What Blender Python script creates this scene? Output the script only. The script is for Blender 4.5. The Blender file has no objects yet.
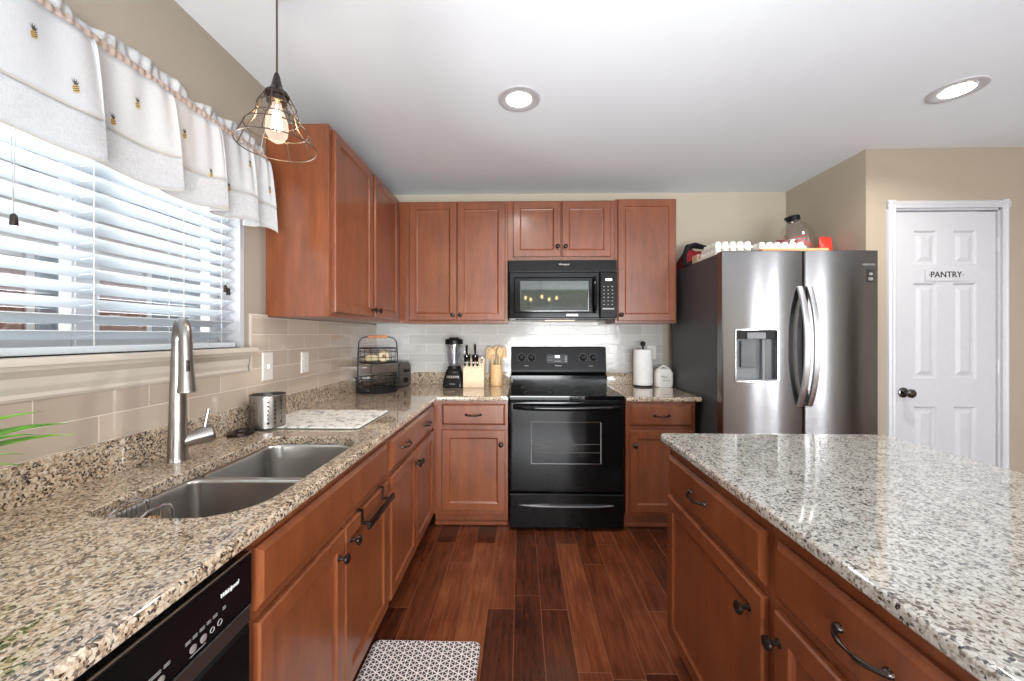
import bpy, bmesh, math, random
from mathutils import Vector, Matrix
R = math.radians
random.seed(7)
SC = bpy.context.scene
COL = SC.collection

# ------------------------------------------------------------------ camera, world, lights, exposure
cam_d = bpy.data.cameras.new('camera')
cam = bpy.data.objects.new('camera', cam_d); COL.objects.link(cam)
cam.location = (0, 0, 1.31); cam.rotation_euler = (R(90), 0, R(1.27))
cam_d.sensor_width = 36; cam_d.lens = 385 / 1024 * 36
cam_d.shift_y = -5.5 / 1024
cam_d.clip_start = 0.02
SC.camera = cam
SC.view_settings.view_transform = 'Standard'
SC.view_settings.look = 'None'
SC.view_settings.exposure = 0.5
SC.view_settings.gamma = 1
SC.view_settings.use_curve_mapping = False
SC.cycles.use_denoising = True
SC.cycles.max_bounces = 10
SC.cycles.transparent_max_bounces = 24
SC.cycles.sample_clamp_indirect = 6
SC.cycles.caustics_reflective = False
SC.cycles.caustics_refractive = False

world = bpy.data.worlds.new('sky'); SC.world = world
world.use_nodes = True
wb = world.node_tree.nodes['Background']
wb.inputs[0].default_value = (0.94, 0.97, 1.0, 1); wb.inputs[1].default_value = 1.0


def area(name, loc, rot, sx, sy, power, color=(1, 1, 1), spread=180, shape='RECTANGLE'):
    l = bpy.data.lights.new(name, 'AREA'); l.shape = shape; l.size = sx
    if shape == 'RECTANGLE': l.size_y = sy
    l.energy = power; l.color = color; l.spread = R(spread)
    o = bpy.data.objects.new(name, l); COL.objects.link(o)
    o.location = loc; o.rotation_euler = rot
    return o


# daylight through the glass doors behind the camera, the side windows, and the sink window, then an added ceiling fill
area('daylight_rear', (1.2, -4.42, 1.0), (R(112), 0, 0), 3.0, 1.8, 190, (0.94, 0.975, 1.0))
for y in (-3.78, -2.65): area('daylight_side', (4.95, y, 1.25), (R(90), 0, R(90)), 0.36, 1.8, 45, (0.95, 0.98, 1.0))
area('sunlit_ground_bounce', (-3.0, 1.35, 0.45), (R(125), 0, R(-90)), 2.6, 1.2, 330, (0.97, 0.985, 1.0), 150)
area('ceiling_fill', (0.5, -1.6, 0.7), (R(138), 0, 0), 1.5, 1.2, 90, (0.94, 0.97, 1.0))  # added unseen fill aimed up to brighten the ceiling; no lamp stands there

# ------------------------------------------------------------------ node helpers
def srgb(r, g, b):
    f = lambda v: (v / 255 / 12.92) if v / 255 <= 0.04045 else ((v / 255 + 0.055) / 1.055) ** 2.4
    return (f(r), f(g), f(b), 1)


class NT:
    def __init__(self, name):
        self.m = bpy.data.materials.new(name); self.m.use_nodes = True
        self.t = self.m.node_tree; self.n = self.t.nodes
        self.p = self.n['Principled BSDF']; self.out = self.n['Material Output']

    def add(self, kind, **kw):
        nd = self.n.new(kind)
        for k, v in kw.items():
            if k == 'ins':
                for a, b in v.items(): self.set(nd, a, b)
            else: setattr(nd, k, v)
        return nd

    def set(self, nd, a, b):
        if isinstance(b, bpy.types.NodeSocket): self.t.links.new(b, nd.inputs[a])
        else: nd.inputs[a].default_value = b

    def coord(self, scale=(1, 1, 1), loc=(0, 0, 0), rot=(0, 0, 0), src='Object'):
        tc = self.add('ShaderNodeTexCoord')
        mp = self.add('ShaderNodeMapping', ins={'Vector': tc.outputs[src], 'Scale': scale, 'Location': loc, 'Rotation': rot})
        return mp.outputs[0]

    def ramp(self, fac, stops, interp='LINEAR'):
        r = self.add('ShaderNodeValToRGB', ins={'Fac': fac}); cr = r.color_ramp; cr.interpolation = interp
        while len(cr.elements) < len(stops): cr.elements.new(0.5)
        for e, (p, c) in zip(cr.elements, stops): e.position = p; e.color = c
        return r.outputs[0]

    def noise(self, vec, scale, detail=3, rough=0.5):
        return self.add('ShaderNodeTexNoise', ins={'Vector': vec, 'Scale': scale, 'Detail': detail, 'Roughness': rough}).outputs[0]

    def math(self, op, a, b=0.0):
        return self.add('ShaderNodeMath', operation=op, ins={0: a, 1: b}).outputs[0]

    def mix(self, fac, a, b, blend='MIX'):
        nd = self.add('ShaderNodeMix', data_type='RGBA', blend_type=blend)
        self.set(nd, 0, fac); self.set(nd, 6, a); self.set(nd, 7, b)
        return nd.outputs[2]

    def bump(self, h, strength=0.2, dist=0.002):
        b = self.add('ShaderNodeBump', ins={'Height': h, 'Strength': strength, 'Distance': dist})
        self.set(self.p, 'Normal', b.outputs[0]); return b

    def pset(self, **kw):
        for k, v in kw.items(): self.set(self.p, k.replace('_', ' '), v)
        return self


def plain(name, rgb, rough=0.5, metal=0.0, var=0.04, scale=30, bump=0.0, bscale=200, **kw):
    """simple surface: a slightly uneven colour from noise"""
    t = NT(name); c = srgb(*rgb)
    v = t.coord()
    n = t.noise(v, scale)
    lo = tuple(x * (1 - var) for x in c[:3]) + (1,); hi = tuple(min(1, x * (1 + var)) for x in c[:3]) + (1,)
    t.pset(Base_Color=t.ramp(n, [(0.3, lo), (0.7, hi)]), Roughness=rough, Metallic=metal)
    if bump: t.bump(t.noise(v, bscale), bump, 0.001)
    for k, x in kw.items(): t.set(t.p, k.replace('_', ' '), x)
    return t.m


def mat_wood():
    t = NT('cherry_cabinet_wood'); v = t.coord(scale=(9, 9, 1.6))
    n = t.noise(v, 3.0, 5, 0.6); f = t.noise(t.coord(scale=(70, 70, 5)), 4, 2)
    b = t.noise(t.coord(), 4.0, 2)
    c = t.ramp(n, [(0.25, srgb(98, 50, 25)), (0.5, srgb(119, 63, 33)), (0.78, srgb(140, 79, 44))])
    c = t.mix(0.14, c, t.ramp(f, [(0.35, srgb(84, 40, 22)), (0.65, srgb(146, 84, 52))]))
    c = t.mix(0.25, c, t.ramp(b, [(0.35, srgb(98, 48, 27)), (0.65, srgb(140, 78, 48))]))
    t.pset(Base_Color=c, Roughness=0.34, Specular_IOR_Level=0.5, Coat_Weight=0.5, Coat_Roughness=0.2)
    t.bump(f, 0.04, 0.001)
    return t.m


def mat_granite(name, dark, brown, tan, cream, pale, w):
    t = NT(name); v = t.coord()
    dist = t.add('ShaderNodeVectorMath', operation='ADD', ins={0: v, 1: t.add('ShaderNodeVectorMath', operation='SCALE', ins={0: t.add('ShaderNodeTexNoise', ins={'Vector': v, 'Scale': 90.0}).outputs[1], 'Scale': 0.010}).outputs[0]}).outputs[0]
    v1 = t.add('ShaderNodeTexVoronoi', ins={'Vector': dist, 'Scale': 190.0}).outputs['Color']
    v2 = t.add('ShaderNodeTexVoronoi', ins={'Vector': dist, 'Scale': 260.0}).outputs['Color']
    s1 = t.add('ShaderNodeSeparateColor', ins={0: v1}).outputs[0]; s2 = t.add('ShaderNodeSeparateColor', ins={0: v2}).outputs[1]
    cl = t.noise(v, 22, 3)
    k = t.math('ADD', t.math('MULTIPLY', s1, 0.72), t.math('MULTIPLY', cl, 0.45))
    st = []; a = 0.0
    for c, wd in zip((dark, brown, tan, cream, pale), w): st.append((a, srgb(*c))); a += wd
    c1 = t.ramp(k, st, 'CONSTANT')
    k2 = t.math('ADD', t.math('MULTIPLY', s2, 0.8), t.math('MULTIPLY', cl, 0.3))
    c2 = t.ramp(k2, st, 'CONSTANT')
    c = t.mix(0.30, c1, c2)
    t.pset(Base_Color=c, Roughness=0.07, Specular_IOR_Level=0.9, Coat_Weight=0.6, Coat_Roughness=0.03)
    t.bump(s2, 0.015, 0.0005)
    return t.m


def mat_floor():
    t = NT('hand_scraped_plank_floor')
    tc = t.add('ShaderNodeTexCoord'); sp = t.add('ShaderNodeSeparateXYZ', ins={0: tc.outputs['Object']})
    cb = t.add('ShaderNodeCombineXYZ', ins={0: sp.outputs[1], 1: t.math('ADD', sp.outputs[0], 0.03), 2: 0.0})
    br = t.add('ShaderNodeTexBrick', offset=0.37, offset_frequency=2, squash=0.8, squash_frequency=3,
               ins={'Vector': cb.outputs[0], 'Color1': (0, 0, 0, 1), 'Color2': (1, 1, 1, 1), 'Mortar': (0.5, 0.5, 0.5, 1), 'Scale': 1.0,
                    'Mortar Size': 0.0019, 'Mortar Smooth': 0.2, 'Brick Width': 0.92, 'Row Height': 0.127})
    off = t.add('ShaderNodeVectorMath', operation='SCALE', ins={0: br.outputs['Color'], 'Scale': 7.0}).outputs[0]
    vv = t.add('ShaderNodeVectorMath', operation='ADD', ins={0: tc.outputs['Object'], 1: off}).outputs[0]
    g = t.add('ShaderNodeMapping', ins={'Vector': vv, 'Scale': (26, 2.2, 1)}).outputs[0]
    n = t.noise(g, 2.2, 6, 0.62)
    bl = t.noise(t.add('ShaderNodeMapping', ins={'Vector': vv, 'Scale': (5, 2.5, 1)}).outputs[0], 1.6, 3)
    pl = t.add('ShaderNodeSeparateColor', ins={0: br.outputs['Color']}).outputs[0]
    k = t.math('ADD', t.math('ADD', t.math('MULTIPLY', pl, 0.36), t.math('MULTIPLY', n, 0.62)), t.math('MULTIPLY', bl, 0.40))
    c = t.ramp(k, [(0.36, srgb(36, 16, 10)), (0.56, srgb(72, 34, 19)), (0.76, srgb(100, 51, 29)), (0.98, srgb(132, 76, 46))])
    c = t.mix(br.outputs['Fac'], c, srgb(118, 74, 50))
    t.pset(Base_Color=c, Roughness=0.24, Specular_IOR_Level=0.5)
    h = t.math('SUBTRACT', t.math('ADD', t.math('MULTIPLY', bl, 0.8), t.math('MULTIPLY', n, 0.35)), br.outputs['Fac'])
    t.bump(h, 0.35, 0.004)
    return t.m


def mat_tile(name, axis, y0, rgb, grout):
    t = NT(name)
    tc = t.add('ShaderNodeTexCoord'); sp = t.add('ShaderNodeSeparateXYZ', ins={0: tc.outputs['Object']})
    cb = t.add('ShaderNodeCombineXYZ', ins={0: t.math('SUBTRACT', sp.outputs[axis], y0), 1: t.math('SUBTRACT', sp.outputs[2], 1.0), 2: 0.0})
    br = t.add('ShaderNodeTexBrick', offset=0.5, offset_frequency=2, squash=1.0,
               ins={'Vector': cb.outputs[0], 'Color1': srgb(*rgb), 'Color2': srgb(*[min(255, int(x * 0.94)) for x in rgb]), 'Mortar': srgb(*grout), 'Scale': 1.0,
                    'Mortar Size': 0.0016, 'Mortar Smooth': 0.3, 'Brick Width': 0.30, 'Row Height': 0.078})
    w = t.noise(t.coord(), 16, 2)
    t.pset(Base_Color=br.outputs['Color'], Roughness=t.math('ADD', t.math('MULTIPLY', br.outputs['Fac'], 0.5), 0.10))
    h = t.math('SUBTRACT', t.math('MULTIPLY', w, 1.0), br.outputs['Fac'])
    t.bump(h, 0.30, 0.003)
    return t.m


def mat_wall(name, rgb):
    t = NT(name); v = t.coord()
    n = t.noise(v, 160, 3); b = t.noise(v, 3, 2); c = srgb(*rgb)
    t.pset(Base_Color=t.ramp(b, [(0.3, tuple(x * 0.97 for x in c[:3]) + (1,)), (0.7, c)]), Roughness=0.85)
    t.bump(n, 0.25, 0.002)
    return t.m


def mat_steel(name, rgb, rough, aniso=0.0, rot=0.0, scale=(1, 1, 400)):
    t = NT(name); v = t.coord(scale=scale)
    n = t.noise(v, 3, 2); c = srgb(*rgb)
    t.pset(Base_Color=t.ramp(n, [(0.3, tuple(x * 0.93 for x in c[:3]) + (1,)), (0.7, c)]), Metallic=1.0, Roughness=rough)
    if aniso:
        tg = t.add('ShaderNodeTangent', direction_type='RADIAL', axis='Z')
        t.pset(Anisotropic=aniso, Anisotropic_Rotation=rot, Tangent=tg.outputs[0])
    return t.m


def mat_glass(name, rgb=(1, 1, 1), rough=0.0, alpha=0.12, ior=1.45):
    """thin glass: mostly transparent with a glossy coat"""
    t = NT(name)
    tr = t.add('ShaderNodeBsdfTransparent', ins={0: (rgb[0], rgb[1], rgb[2], 1)})
    gl = t.add('ShaderNodeBsdfGlossy', ins={0: (1, 1, 1, 1), 'Roughness': rough})
    fr = t.add('ShaderNodeLayerWeight', ins={0: 0.35})
    k = t.math('ADD', t.math('MULTIPLY', fr.outputs['Facing'], 0.35), alpha * 0.5)
    mx = t.add('ShaderNodeMixShader', ins={0: k, 1: tr.outputs[0], 2: gl.outputs[0]})
    t.t.links.new(mx.outputs[0], t.out.inputs[0])
    return t.m


def mat_lit_glass(name, rgb, s):
    t = NT(name)
    em = t.add('ShaderNodeEmission', ins={0: srgb(*rgb), 1: s}); tr = t.add('ShaderNodeBsdfTransparent')
    fr = t.add('ShaderNodeLayerWeight', ins={0: 0.5})
    mx = t.add('ShaderNodeMixShader', ins={0: t.math('ADD', t.math('MULTIPLY', fr.outputs['Facing'], 0.25), 0.38), 1: tr.outputs[0], 2: em.outputs[0]})
    t.t.links.new(mx.outputs[0], t.out.inputs[0])
    return t.m


def mat_emit(name, rgb, s):
    t = NT(name)
    t.pset(Base_Color=(1, 1, 1, 1), Emission_Color=srgb(*rgb), Emission_Strength=s)
    return t.m


def mat_cloth(name, rgb, trans, holes=0.0, wscale=420):
    t = NT(name); v = t.coord()
    sp = t.add('ShaderNodeSeparateXYZ', ins={0: v})
    a = t.noise(t.coord(scale=(1, 1, 14)), 60, 2); b = t.noise(t.coord(scale=(1, 14, 1)), 60, 2)
    w = t.math('MULTIPLY', t.math('ADD', a, b), 0.5); c = srgb(*rgb)
    col = t.ramp(w, [(0.35, tuple(x * 0.90 for x in c[:3]) + (1,)), (0.6, c)])
    df = t.add('ShaderNodeBsdfDiffuse', ins={0: col}); tl = t.add('ShaderNodeBsdfTranslucent', ins={0: col})
    mx = t.add('ShaderNodeMixShader', ins={0: trans, 1: df.outputs[0], 2: tl.outputs[0]})
    if holes:
        tp = t.add('ShaderNodeBsdfTransparent')
        hm = t.add('ShaderNodeMapRange', ins={0: w, 1: 0.40, 2: 0.58, 3: holes * 1.6, 4: holes * 0.5}).outputs[0]
        mx = t.add('ShaderNodeMixShader', ins={0: hm, 1: mx.outputs[0], 2: tp.outputs[0]})
    t.t.links.new(mx.outputs[0], t.out.inputs[0])
    return t.m


def mat_floor_mat():
    """white lattice of triangles with star crossings on black"""
    t = NT('geometric_printed_mat'); tc = t.add('ShaderNodeTexCoord')
    sp = t.add('ShaderNodeSeparateXYZ', ins={0: tc.outputs['Object']})
    P = 0.046; ln = None
    for ang in (0, 60, 120):
        d = t.math('ADD', t.math('MULTIPLY', sp.outputs[0], math.cos(R(ang)) / (P * 0.866)), t.math('MULTIPLY', sp.outputs[1], math.sin(R(ang)) / (P * 0.866)))
        fr = t.math('ABSOLUTE', t.math('SUBTRACT', t.math('FRACT', t.math('ADD', d, 50.0)), 0.5))
        e = t.math('GREATER_THAN', fr, 0.44)
        e2 = t.math('LESS_THAN', fr, 0.038)
        e = t.math('MAXIMUM', e, e2)
        ln = e if ln is None else t.math('MAXIMUM', ln, e)
    t.pset(Base_Color=t.mix(ln, srgb(52, 46, 46), srgb(226, 220, 216)), Roughness=0.7)
    return t.m


def mat_drying():
    t = NT('marbled_drying_mat'); v = t.coord()
    n = t.noise(v, 38, 5, 0.6)
    t.pset(Base_Color=t.ramp(n, [(0.38, srgb(150, 146, 140)), (0.47, srgb(226, 222, 214)), (0.7, srgb(236, 234, 228))]), Roughness=0.5)
    return t.m


def mat_leaf():
    t = NT('leaf_green'); v = t.coord(); n = t.noise(v, 14, 3)
    t.pset(Base_Color=t.ramp(n, [(0.3, srgb(60, 120, 50)), (0.55, srgb(120, 190, 40)), (0.75, srgb(190, 215, 150))]), Roughness=0.35)
    return t.m


def mat_eggy():
    return plain('moulded_pulp_white', (226, 222, 214), 0.8, bump=0.2)


M = dict(
    wood=mat_wood(),
    granite=mat_granite('warm_speckled_granite', (24, 20, 19), (92, 70, 54), (162, 136, 108), (192, 171, 146), (210, 197, 178), (0.338, 0.08, 0.13, 0.21, 0.2)),
    granite_pale=mat_granite('pale_speckled_granite', (34, 33, 34), (112, 103, 94), (172, 166, 155), (190, 187, 178), (204, 202, 196), (0.335, 0.075, 0.13, 0.22, 0.2)),
    floor=mat_floor(),
    tile_left=mat_tile('glossy_taupe_tile', 1, 1.83, (190, 174, 158), (214, 204, 190)),
    tile_back=mat_tile('glossy_pale_grey_tile', 0, 0.86, (196, 193, 188), (222, 220, 214)),
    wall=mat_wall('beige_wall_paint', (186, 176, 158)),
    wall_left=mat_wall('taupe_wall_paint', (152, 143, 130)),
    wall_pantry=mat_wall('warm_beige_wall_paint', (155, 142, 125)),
    ceiling=mat_wall('ceiling_white', (232, 237, 243)),
    white=plain('white_trim_paint', (182, 182, 186), 0.35, var=0.02),
    sill=plain('cream_trim_paint', (196, 186, 173), 0.4, var=0.02),
    blind=plain('white_blind_slat', (192, 200, 206), 0.45, var=0.01),
    black=plain('gloss_black_enamel', (11, 11, 12), 0.12, var=0.1, Specular_IOR_Level=0.3),
    black_soft=plain('satin_black_plastic', (20, 20, 21), 0.32, var=0.1, Specular_IOR_Level=0.16),
    blackglass=plain('black_glass', (8, 8, 9), 0.04, var=0.05),
    ovenglass=plain('tinted_oven_glass', (58, 47, 42), 0.06, var=0.08),
    mwglass=plain('tinted_microwave_glass', (58, 66, 62), 0.03, var=0.05, Specular_IOR_Level=0.9),
    steel=mat_steel('brushed_steel_fridge', (138, 138, 141), 0.20, 0.85, 0.25, (1, 1, 300)),
    steel_dark=plain('dark_grey_fridge_side', (74, 74, 76), 0.45, 0.2),
    steel_sink=mat_steel('sink_steel', (188, 185, 181), 0.28, 0, 0, (1, 1, 1)),
    nickel=mat_steel('brushed_nickel', (160, 155, 150), 0.28),
    chrome=plain('chrome', (225, 225, 228), 0.08, 1.0),
    bronze=plain('dark_bronze', (64, 56, 53), 0.24, 0.85),
    iron=plain('dark_iron_wire', (92, 80, 70), 0.35, 0.8),
    wire_black=plain('black_wire', (20, 20, 20), 0.45, 0.3),
    print_white=plain('white_print', (214, 212, 210), 0.5),
    print_grey=plain('grey_print', (150, 150, 150), 0.5),
    print_black=plain('black_print', (22, 22, 22), 0.6),
    display=mat_emit('lit_display', (210, 235, 240), 1.3),
    bulb_glow=mat_emit('lit_filament', (255, 214, 150), 30),
    lens=mat_emit('lit_lens', (255, 250, 240), 9),
    chand_glow=mat_emit('chandelier_bulb_glow', (255, 206, 130), 14),
    glass=mat_glass('clear_glass'),
    bulb_glass=mat_lit_glass('lit_bulb_glass', (255, 226, 204), 1.0),
    jar=mat_glass('clear_plastic', (0.90, 0.91, 0.94), 0.08, 0.35),
    jug=mat_glass('clear_jug_plastic', (0.93, 0.90, 0.87), 0.06, 0.30),
    cloth=mat_cloth('white_valance_cotton', (186, 187, 190), 0.03),
    sheer=mat_cloth('sheer_linen', (188, 189, 192), 0.07, 0.14),
    pocket=mat_cloth('gathered_rod_pocket', (186, 168, 158), 0.25),
    hemtape=plain('grey_hem_tape', (168, 164, 158), 0.8),
    pine=plain('ochre_embroidery', (176, 146, 84), 0.8),
    pine_dark=plain('dark_embroidery', (60, 56, 52), 0.8),
    bamboo=plain('bamboo', (228, 204, 172), 0.5, var=0.1, scale=60),
    woodspoon=plain('light_wood_utensil', (216, 180, 132), 0.5, var=0.12, scale=50),
    copperwood=plain('orange_wood_handle', (196, 130, 88), 0.5, var=0.1),
    paper=plain('white_paper', (240, 240, 238), 0.9, bump=0.3, bscale=90),
    ceramic=plain('white_ceramic', (236, 233, 228), 0.2, var=0.02),
    plate=plain('white_outlet_plastic', (228, 222, 214), 0.35, var=0.01),
    mat=mat_floor_mat(), drying=mat_drying(), leaf=mat_leaf(), pulp=mat_eggy(),
    soil=plain('soil', (60, 44, 32), 0.9), pot=plain('white_pot', (226, 222, 214), 0.4),
    bun=plain('pale_bread', (226, 206, 168), 0.7, var=0.12), bagw=plain('clear_grey_bag', (184, 178, 176), 0.25, var=0.25, scale=40),
    red=plain('red_fabric', (150, 22, 34), 0.8), redbag=plain('red_packet', (228, 58, 48), 0.35, var=0.2),
    maroon=plain('maroon_packet', (104, 34, 34), 0.4, var=0.2), blackcloth=plain('black_fabric', (22, 22, 26), 0.9),
    orange=plain('orange_tray', (216, 160, 110), 0.5), jugred=plain('red_snack', (214, 74, 62), 0.5, var=0.4, scale=80),
    brickwall=plain('outdoor_brick', (120, 86, 78), 0.9, var=0.3, scale=20), siding=plain('outdoor_siding', (176, 180, 186), 0.8),
    grass=plain('outdoor_ground', (150, 160, 140), 0.9), roof=plain('roof_grey', (110, 112, 116), 0.9),
    dkglass=plain('outdoor_window', (90, 104, 116), 0.1),
    brownplastic=plain('brown_trim', (84, 52, 44), 0.5), tan=plain('tan_label', (206, 176, 150), 0.6),
)


# ------------------------------------------------------------------ mesh helpers
class MB:
    def __init__(self): self.bm = bmesh.new()

    def face(self, vs):
        try: return self.bm.faces.new(vs)
        except ValueError: return None

    def box(self, x0, y0, z0, x1, y1, z1, bev=0.0, seg=2, mat=None):
        b = bmesh.new(); bmesh.ops.create_cube(b, size=1)
        for v in b.verts:
            v.co = Vector(((x0 + x1) / 2 + v.co.x * abs(x1 - x0), (y0 + y1) / 2 + v.co.y * abs(y1 - y0), (z0 + z1) / 2 + v.co.z * abs(z1 - z0)))
        if bev: bmesh.ops.bevel(b, geom=b.edges[:], offset=bev, segments=seg, affect='EDGES', profile=0.7)
        if mat: bmesh.ops.transform(b, matrix=mat, verts=b.verts[:])
        self.join(b); return self

    def join(self, b):
        me = bpy.data.meshes.new('tmp'); b.to_mesh(me); b.free()
        self.bm.from_mesh(me); bpy.data.meshes.remove(me)

    def mesh(self, me, mat=None):
        b = bmesh.new(); b.from_mesh(me)
        if mat: bmesh.ops.transform(b, matrix=mat, verts=b.verts[:])
        self.join(b); return self

    def loft(self, rings, closed=True, cap0=True, cap1=True):
        vr = [[self.bm.verts.new(p) for p in r] for r in rings]
        n = len(vr[0])
        for a, b in zip(vr, vr[1:]):
            for i in range(n if closed else n - 1):
                j = (i + 1) % n
                self.face((a[i], a[j], b[j], b[i]))
        if closed and cap0: self.face(vr[0][::-1])
        if closed and cap1: self.face(vr[-1])
        return self

    def panel(self, o, u, n, w, h, rings):
        o, u, n = Vector(o), Vector(u).normalized(), Vector(n).normalized(); z = Vector((0, 0, 1))
        rs = [[o + u * i + z * i + n * t, o + u * (w - i) + z * i + n * t, o + u * (w - i) + z * (h - i) + n * t, o + u * i + z * (h - i) + n * t] for i, t in rings]
        return self.loft(rs)

    def lathe(self, c, axis, prof, seg=24, cap=True):
        c, ax = Vector(c), Vector(axis).normalized()
        q = ax.to_track_quat('Z', 'Y')
        rs = []
        for r, t in prof:
            r = max(r, 1e-5)
            rs.append([c + q @ Vector((r * math.cos(2 * math.pi * k / seg), r * math.sin(2 * math.pi * k / seg), t)) for k in range(seg)])
        return self.loft(rs, True, cap, cap)

    def tube(self, pts, r, seg=8, closed=False, flat=1.0, up=None):
        pts = [Vector(p) for p in pts]; n = len(pts)
        rr = r if isinstance(r, (list, tuple)) else [r] * n
        rs = []; prev = None
        for i, p in enumerate(pts):
            if closed: d = pts[(i + 1) % n] - pts[i - 1]
            else: d = pts[min(i + 1, n - 1)] - pts[max(i - 1, 0)]
            d.normalize()
            a = Vector(up) if up else (prev if prev is not None else (Vector((0, 0, 1)) if abs(d.z) < 0.9 else Vector((1, 0, 0))))
            a = (a - d * a.dot(d))
            if a.length < 1e-6: a = d.orthogonal()
            a.normalize(); b = d.cross(a); prev = a
            rs.append([p + a * rr[i] * math.cos(2 * math.pi * k / seg) + b * rr[i] * flat * math.sin(2 * math.pi * k / seg) for k in range(seg)])
        if closed:
            rs.append(rs[0]); self.loft(rs, True, False, False)
            bmesh.ops.remove_doubles(self.bm, verts=self.bm.verts[:], dist=1e-6)
            return self
        return self.loft(rs)

    def prism(self, poly, o, u, v, n, d):
        o, u, v, n = Vector(o), Vector(u), Vector(v), Vector(n)
        a = [o + u * p[0] + v * p[1] for p in poly]
        return self.loft([a, [p + n * d for p in a]])

    def grid(self, f, nu, nv):
        vs = [[self.bm.verts.new(f(i / nu, j / nv)) for j in range(nv + 1)] for i in range(nu + 1)]
        for i in range(nu):
            for j in range(nv): self.face((vs[i][j], vs[i + 1][j], vs[i + 1][j + 1], vs[i][j + 1]))
        return self


def wloc(o):
    v = Vector((0, 0, 0))
    while o is not None: v += o.location; o = o.parent
    return v


def link(o, parent=None):
    COL.objects.link(o)
    if parent is not None: o.parent = parent
    return o


def obj(name, mb, mat, parent=None, world=True, ang=32, recalc=True):
    bm = mb.bm
    if recalc: bmesh.ops.recalc_face_normals(bm, faces=bm.faces[:])
    if parent is not None and world: bmesh.ops.translate(bm, vec=-wloc(parent), verts=bm.verts[:])
    for f in bm.faces: f.smooth = True
    for e in bm.edges:
        e.smooth = not (len(e.link_faces) == 2 and e.calc_face_angle(0) > R(ang))
    me = bpy.data.meshes.new(name); bm.to_mesh(me); bm.free()
    me.materials.append(M[mat] if isinstance(mat, str) else mat)
    o = link(bpy.data.objects.new(name, me), parent)
    w = o.modifiers.new('even_shading', 'WEIGHTED_NORMAL'); w.keep_sharp = True; w.weight = 80
    return o


def thing(name, label, cat, loc=(0, 0, 0), group=None):
    o = bpy.data.objects.new(name, None); COL.objects.link(o); o.location = loc
    o['label'] = label; o['category'] = cat; o['kind'] = 'thing'
    if group: o['group'] = group
    o.empty_display_size = 0.05
    return o


def tag(o, label, cat, group=None, kind='thing'):
    o['label'] = label; o['category'] = cat; o['kind'] = kind
    if group: o['group'] = group
    return o


def struct(o, label=None):
    o['kind'] = 'structure'
    if label: o['label'] = label
    return o


def solid(o, t, off=0):
    m = o.modifiers.new('thickness', 'SOLIDIFY'); m.thickness = t; m.offset = off
    return o


_text_cache = {}


def text_mesh(s, size, ext=0.0006, shear=0.0, bold=0.0):
    cu = bpy.data.curves.new('lettering', 'FONT'); cu.body = s; cu.size = size; cu.extrude = ext; cu.shear = shear
    cu.align_x = 'CENTER'; cu.align_y = 'CENTER'; cu.offset = bold
    o = bpy.data.objects.new('lettering', cu); COL.objects.link(o)
    bpy.context.view_layer.update()
    me = bpy.data.meshes.new_from_object(o.evaluated_get(bpy.context.evaluated_depsgraph_get()))
    bpy.data.objects.remove(o); bpy.data.curves.remove(cu)
    return me


def face_mat(o, u, n):
    """matrix taking XY-plane lettering to a plane at o, reading along u, facing n"""
    u, n = Vector(u).normalized(), Vector(n).normalized(); v = n.cross(u)
    m = Matrix.Identity(4)
    for i in range(3): m[i][0], m[i][1], m[i][2], m[i][3] = u[i], v[i], n[i], o[i]
    return m


def add_text(mb, s, size, o, u, n, **k):
    me = text_mesh(s, size, **k); mb.mesh(me, face_mat(Vector(o), u, n)); bpy.data.meshes.remove(me)
    return mb


def lettering(name, s, size, o, u, n, mat, parent, **k):
    mb = MB(); add_text(mb, s, size, o, u, n, **k)
    return obj(name, mb, mat, parent, recalc=False)


def rrect(x0, y0, x1, y1, r, z, k=8, rs=None):
    """rounded rectangle ring, counter-clockwise from lower right; rs = radii (x1y0, x1y1, x0y1, x0y0)"""
    rs = rs or (r, r, r, r); pts = []
    for (cx, cy, a0, q) in ((x1 - rs[0], y0 + rs[0], -90, rs[0]), (x1 - rs[1], y1 - rs[1], 0, rs[1]), (x0 + rs[2], y1 - rs[2], 90, rs[2]), (x0 + rs[3], y0 + rs[3], 180, rs[3])):
        for i in range(k + 1):
            a = R(a0 + 90 * i / k); pts.append(Vector((cx + q * math.cos(a), cy + q * math.sin(a), z)))
    return pts


def inset_poly(pts, d):
    """move a CCW polygon inward by d"""
    out = []; n = len(pts)
    for i in range(n):
        a, b, c = Vector(pts[i - 1]), Vector(pts[i]), Vector(pts[(i + 1) % n])
        e1 = (b - a).normalized(); e2 = (c - b).normalized()
        n1 = Vector((-e1.y, e1.x, 0)); n2 = Vector((-e2.y, e2.x, 0))
        m = (n1 + n2); m = m / max(0.3, (1 + n1.dot(n2)))
        out.append(Vector((b.x + m.x * d, b.y + m.y * d, b.z)))
    return out


def round_corners(poly, radii, k=5):
    out = []; n = len(poly)
    for i in range(n):
        a, b, c = Vector((*poly[i - 1], 0)), Vector((*poly[i], 0)), Vector((*poly[(i + 1) % n], 0))
        r = radii[i]
        if r <= 0: out.append(b); continue
        e1 = (a - b).normalized(); e2 = (c - b).normalized()
        for j in range(k + 1):
            t = j / k
            out.append((b + e1 * r) * (1 - t) ** 2 + b * 2 * t * (1 - t) + (b + e2 * r) * t ** 2)
    return out


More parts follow.
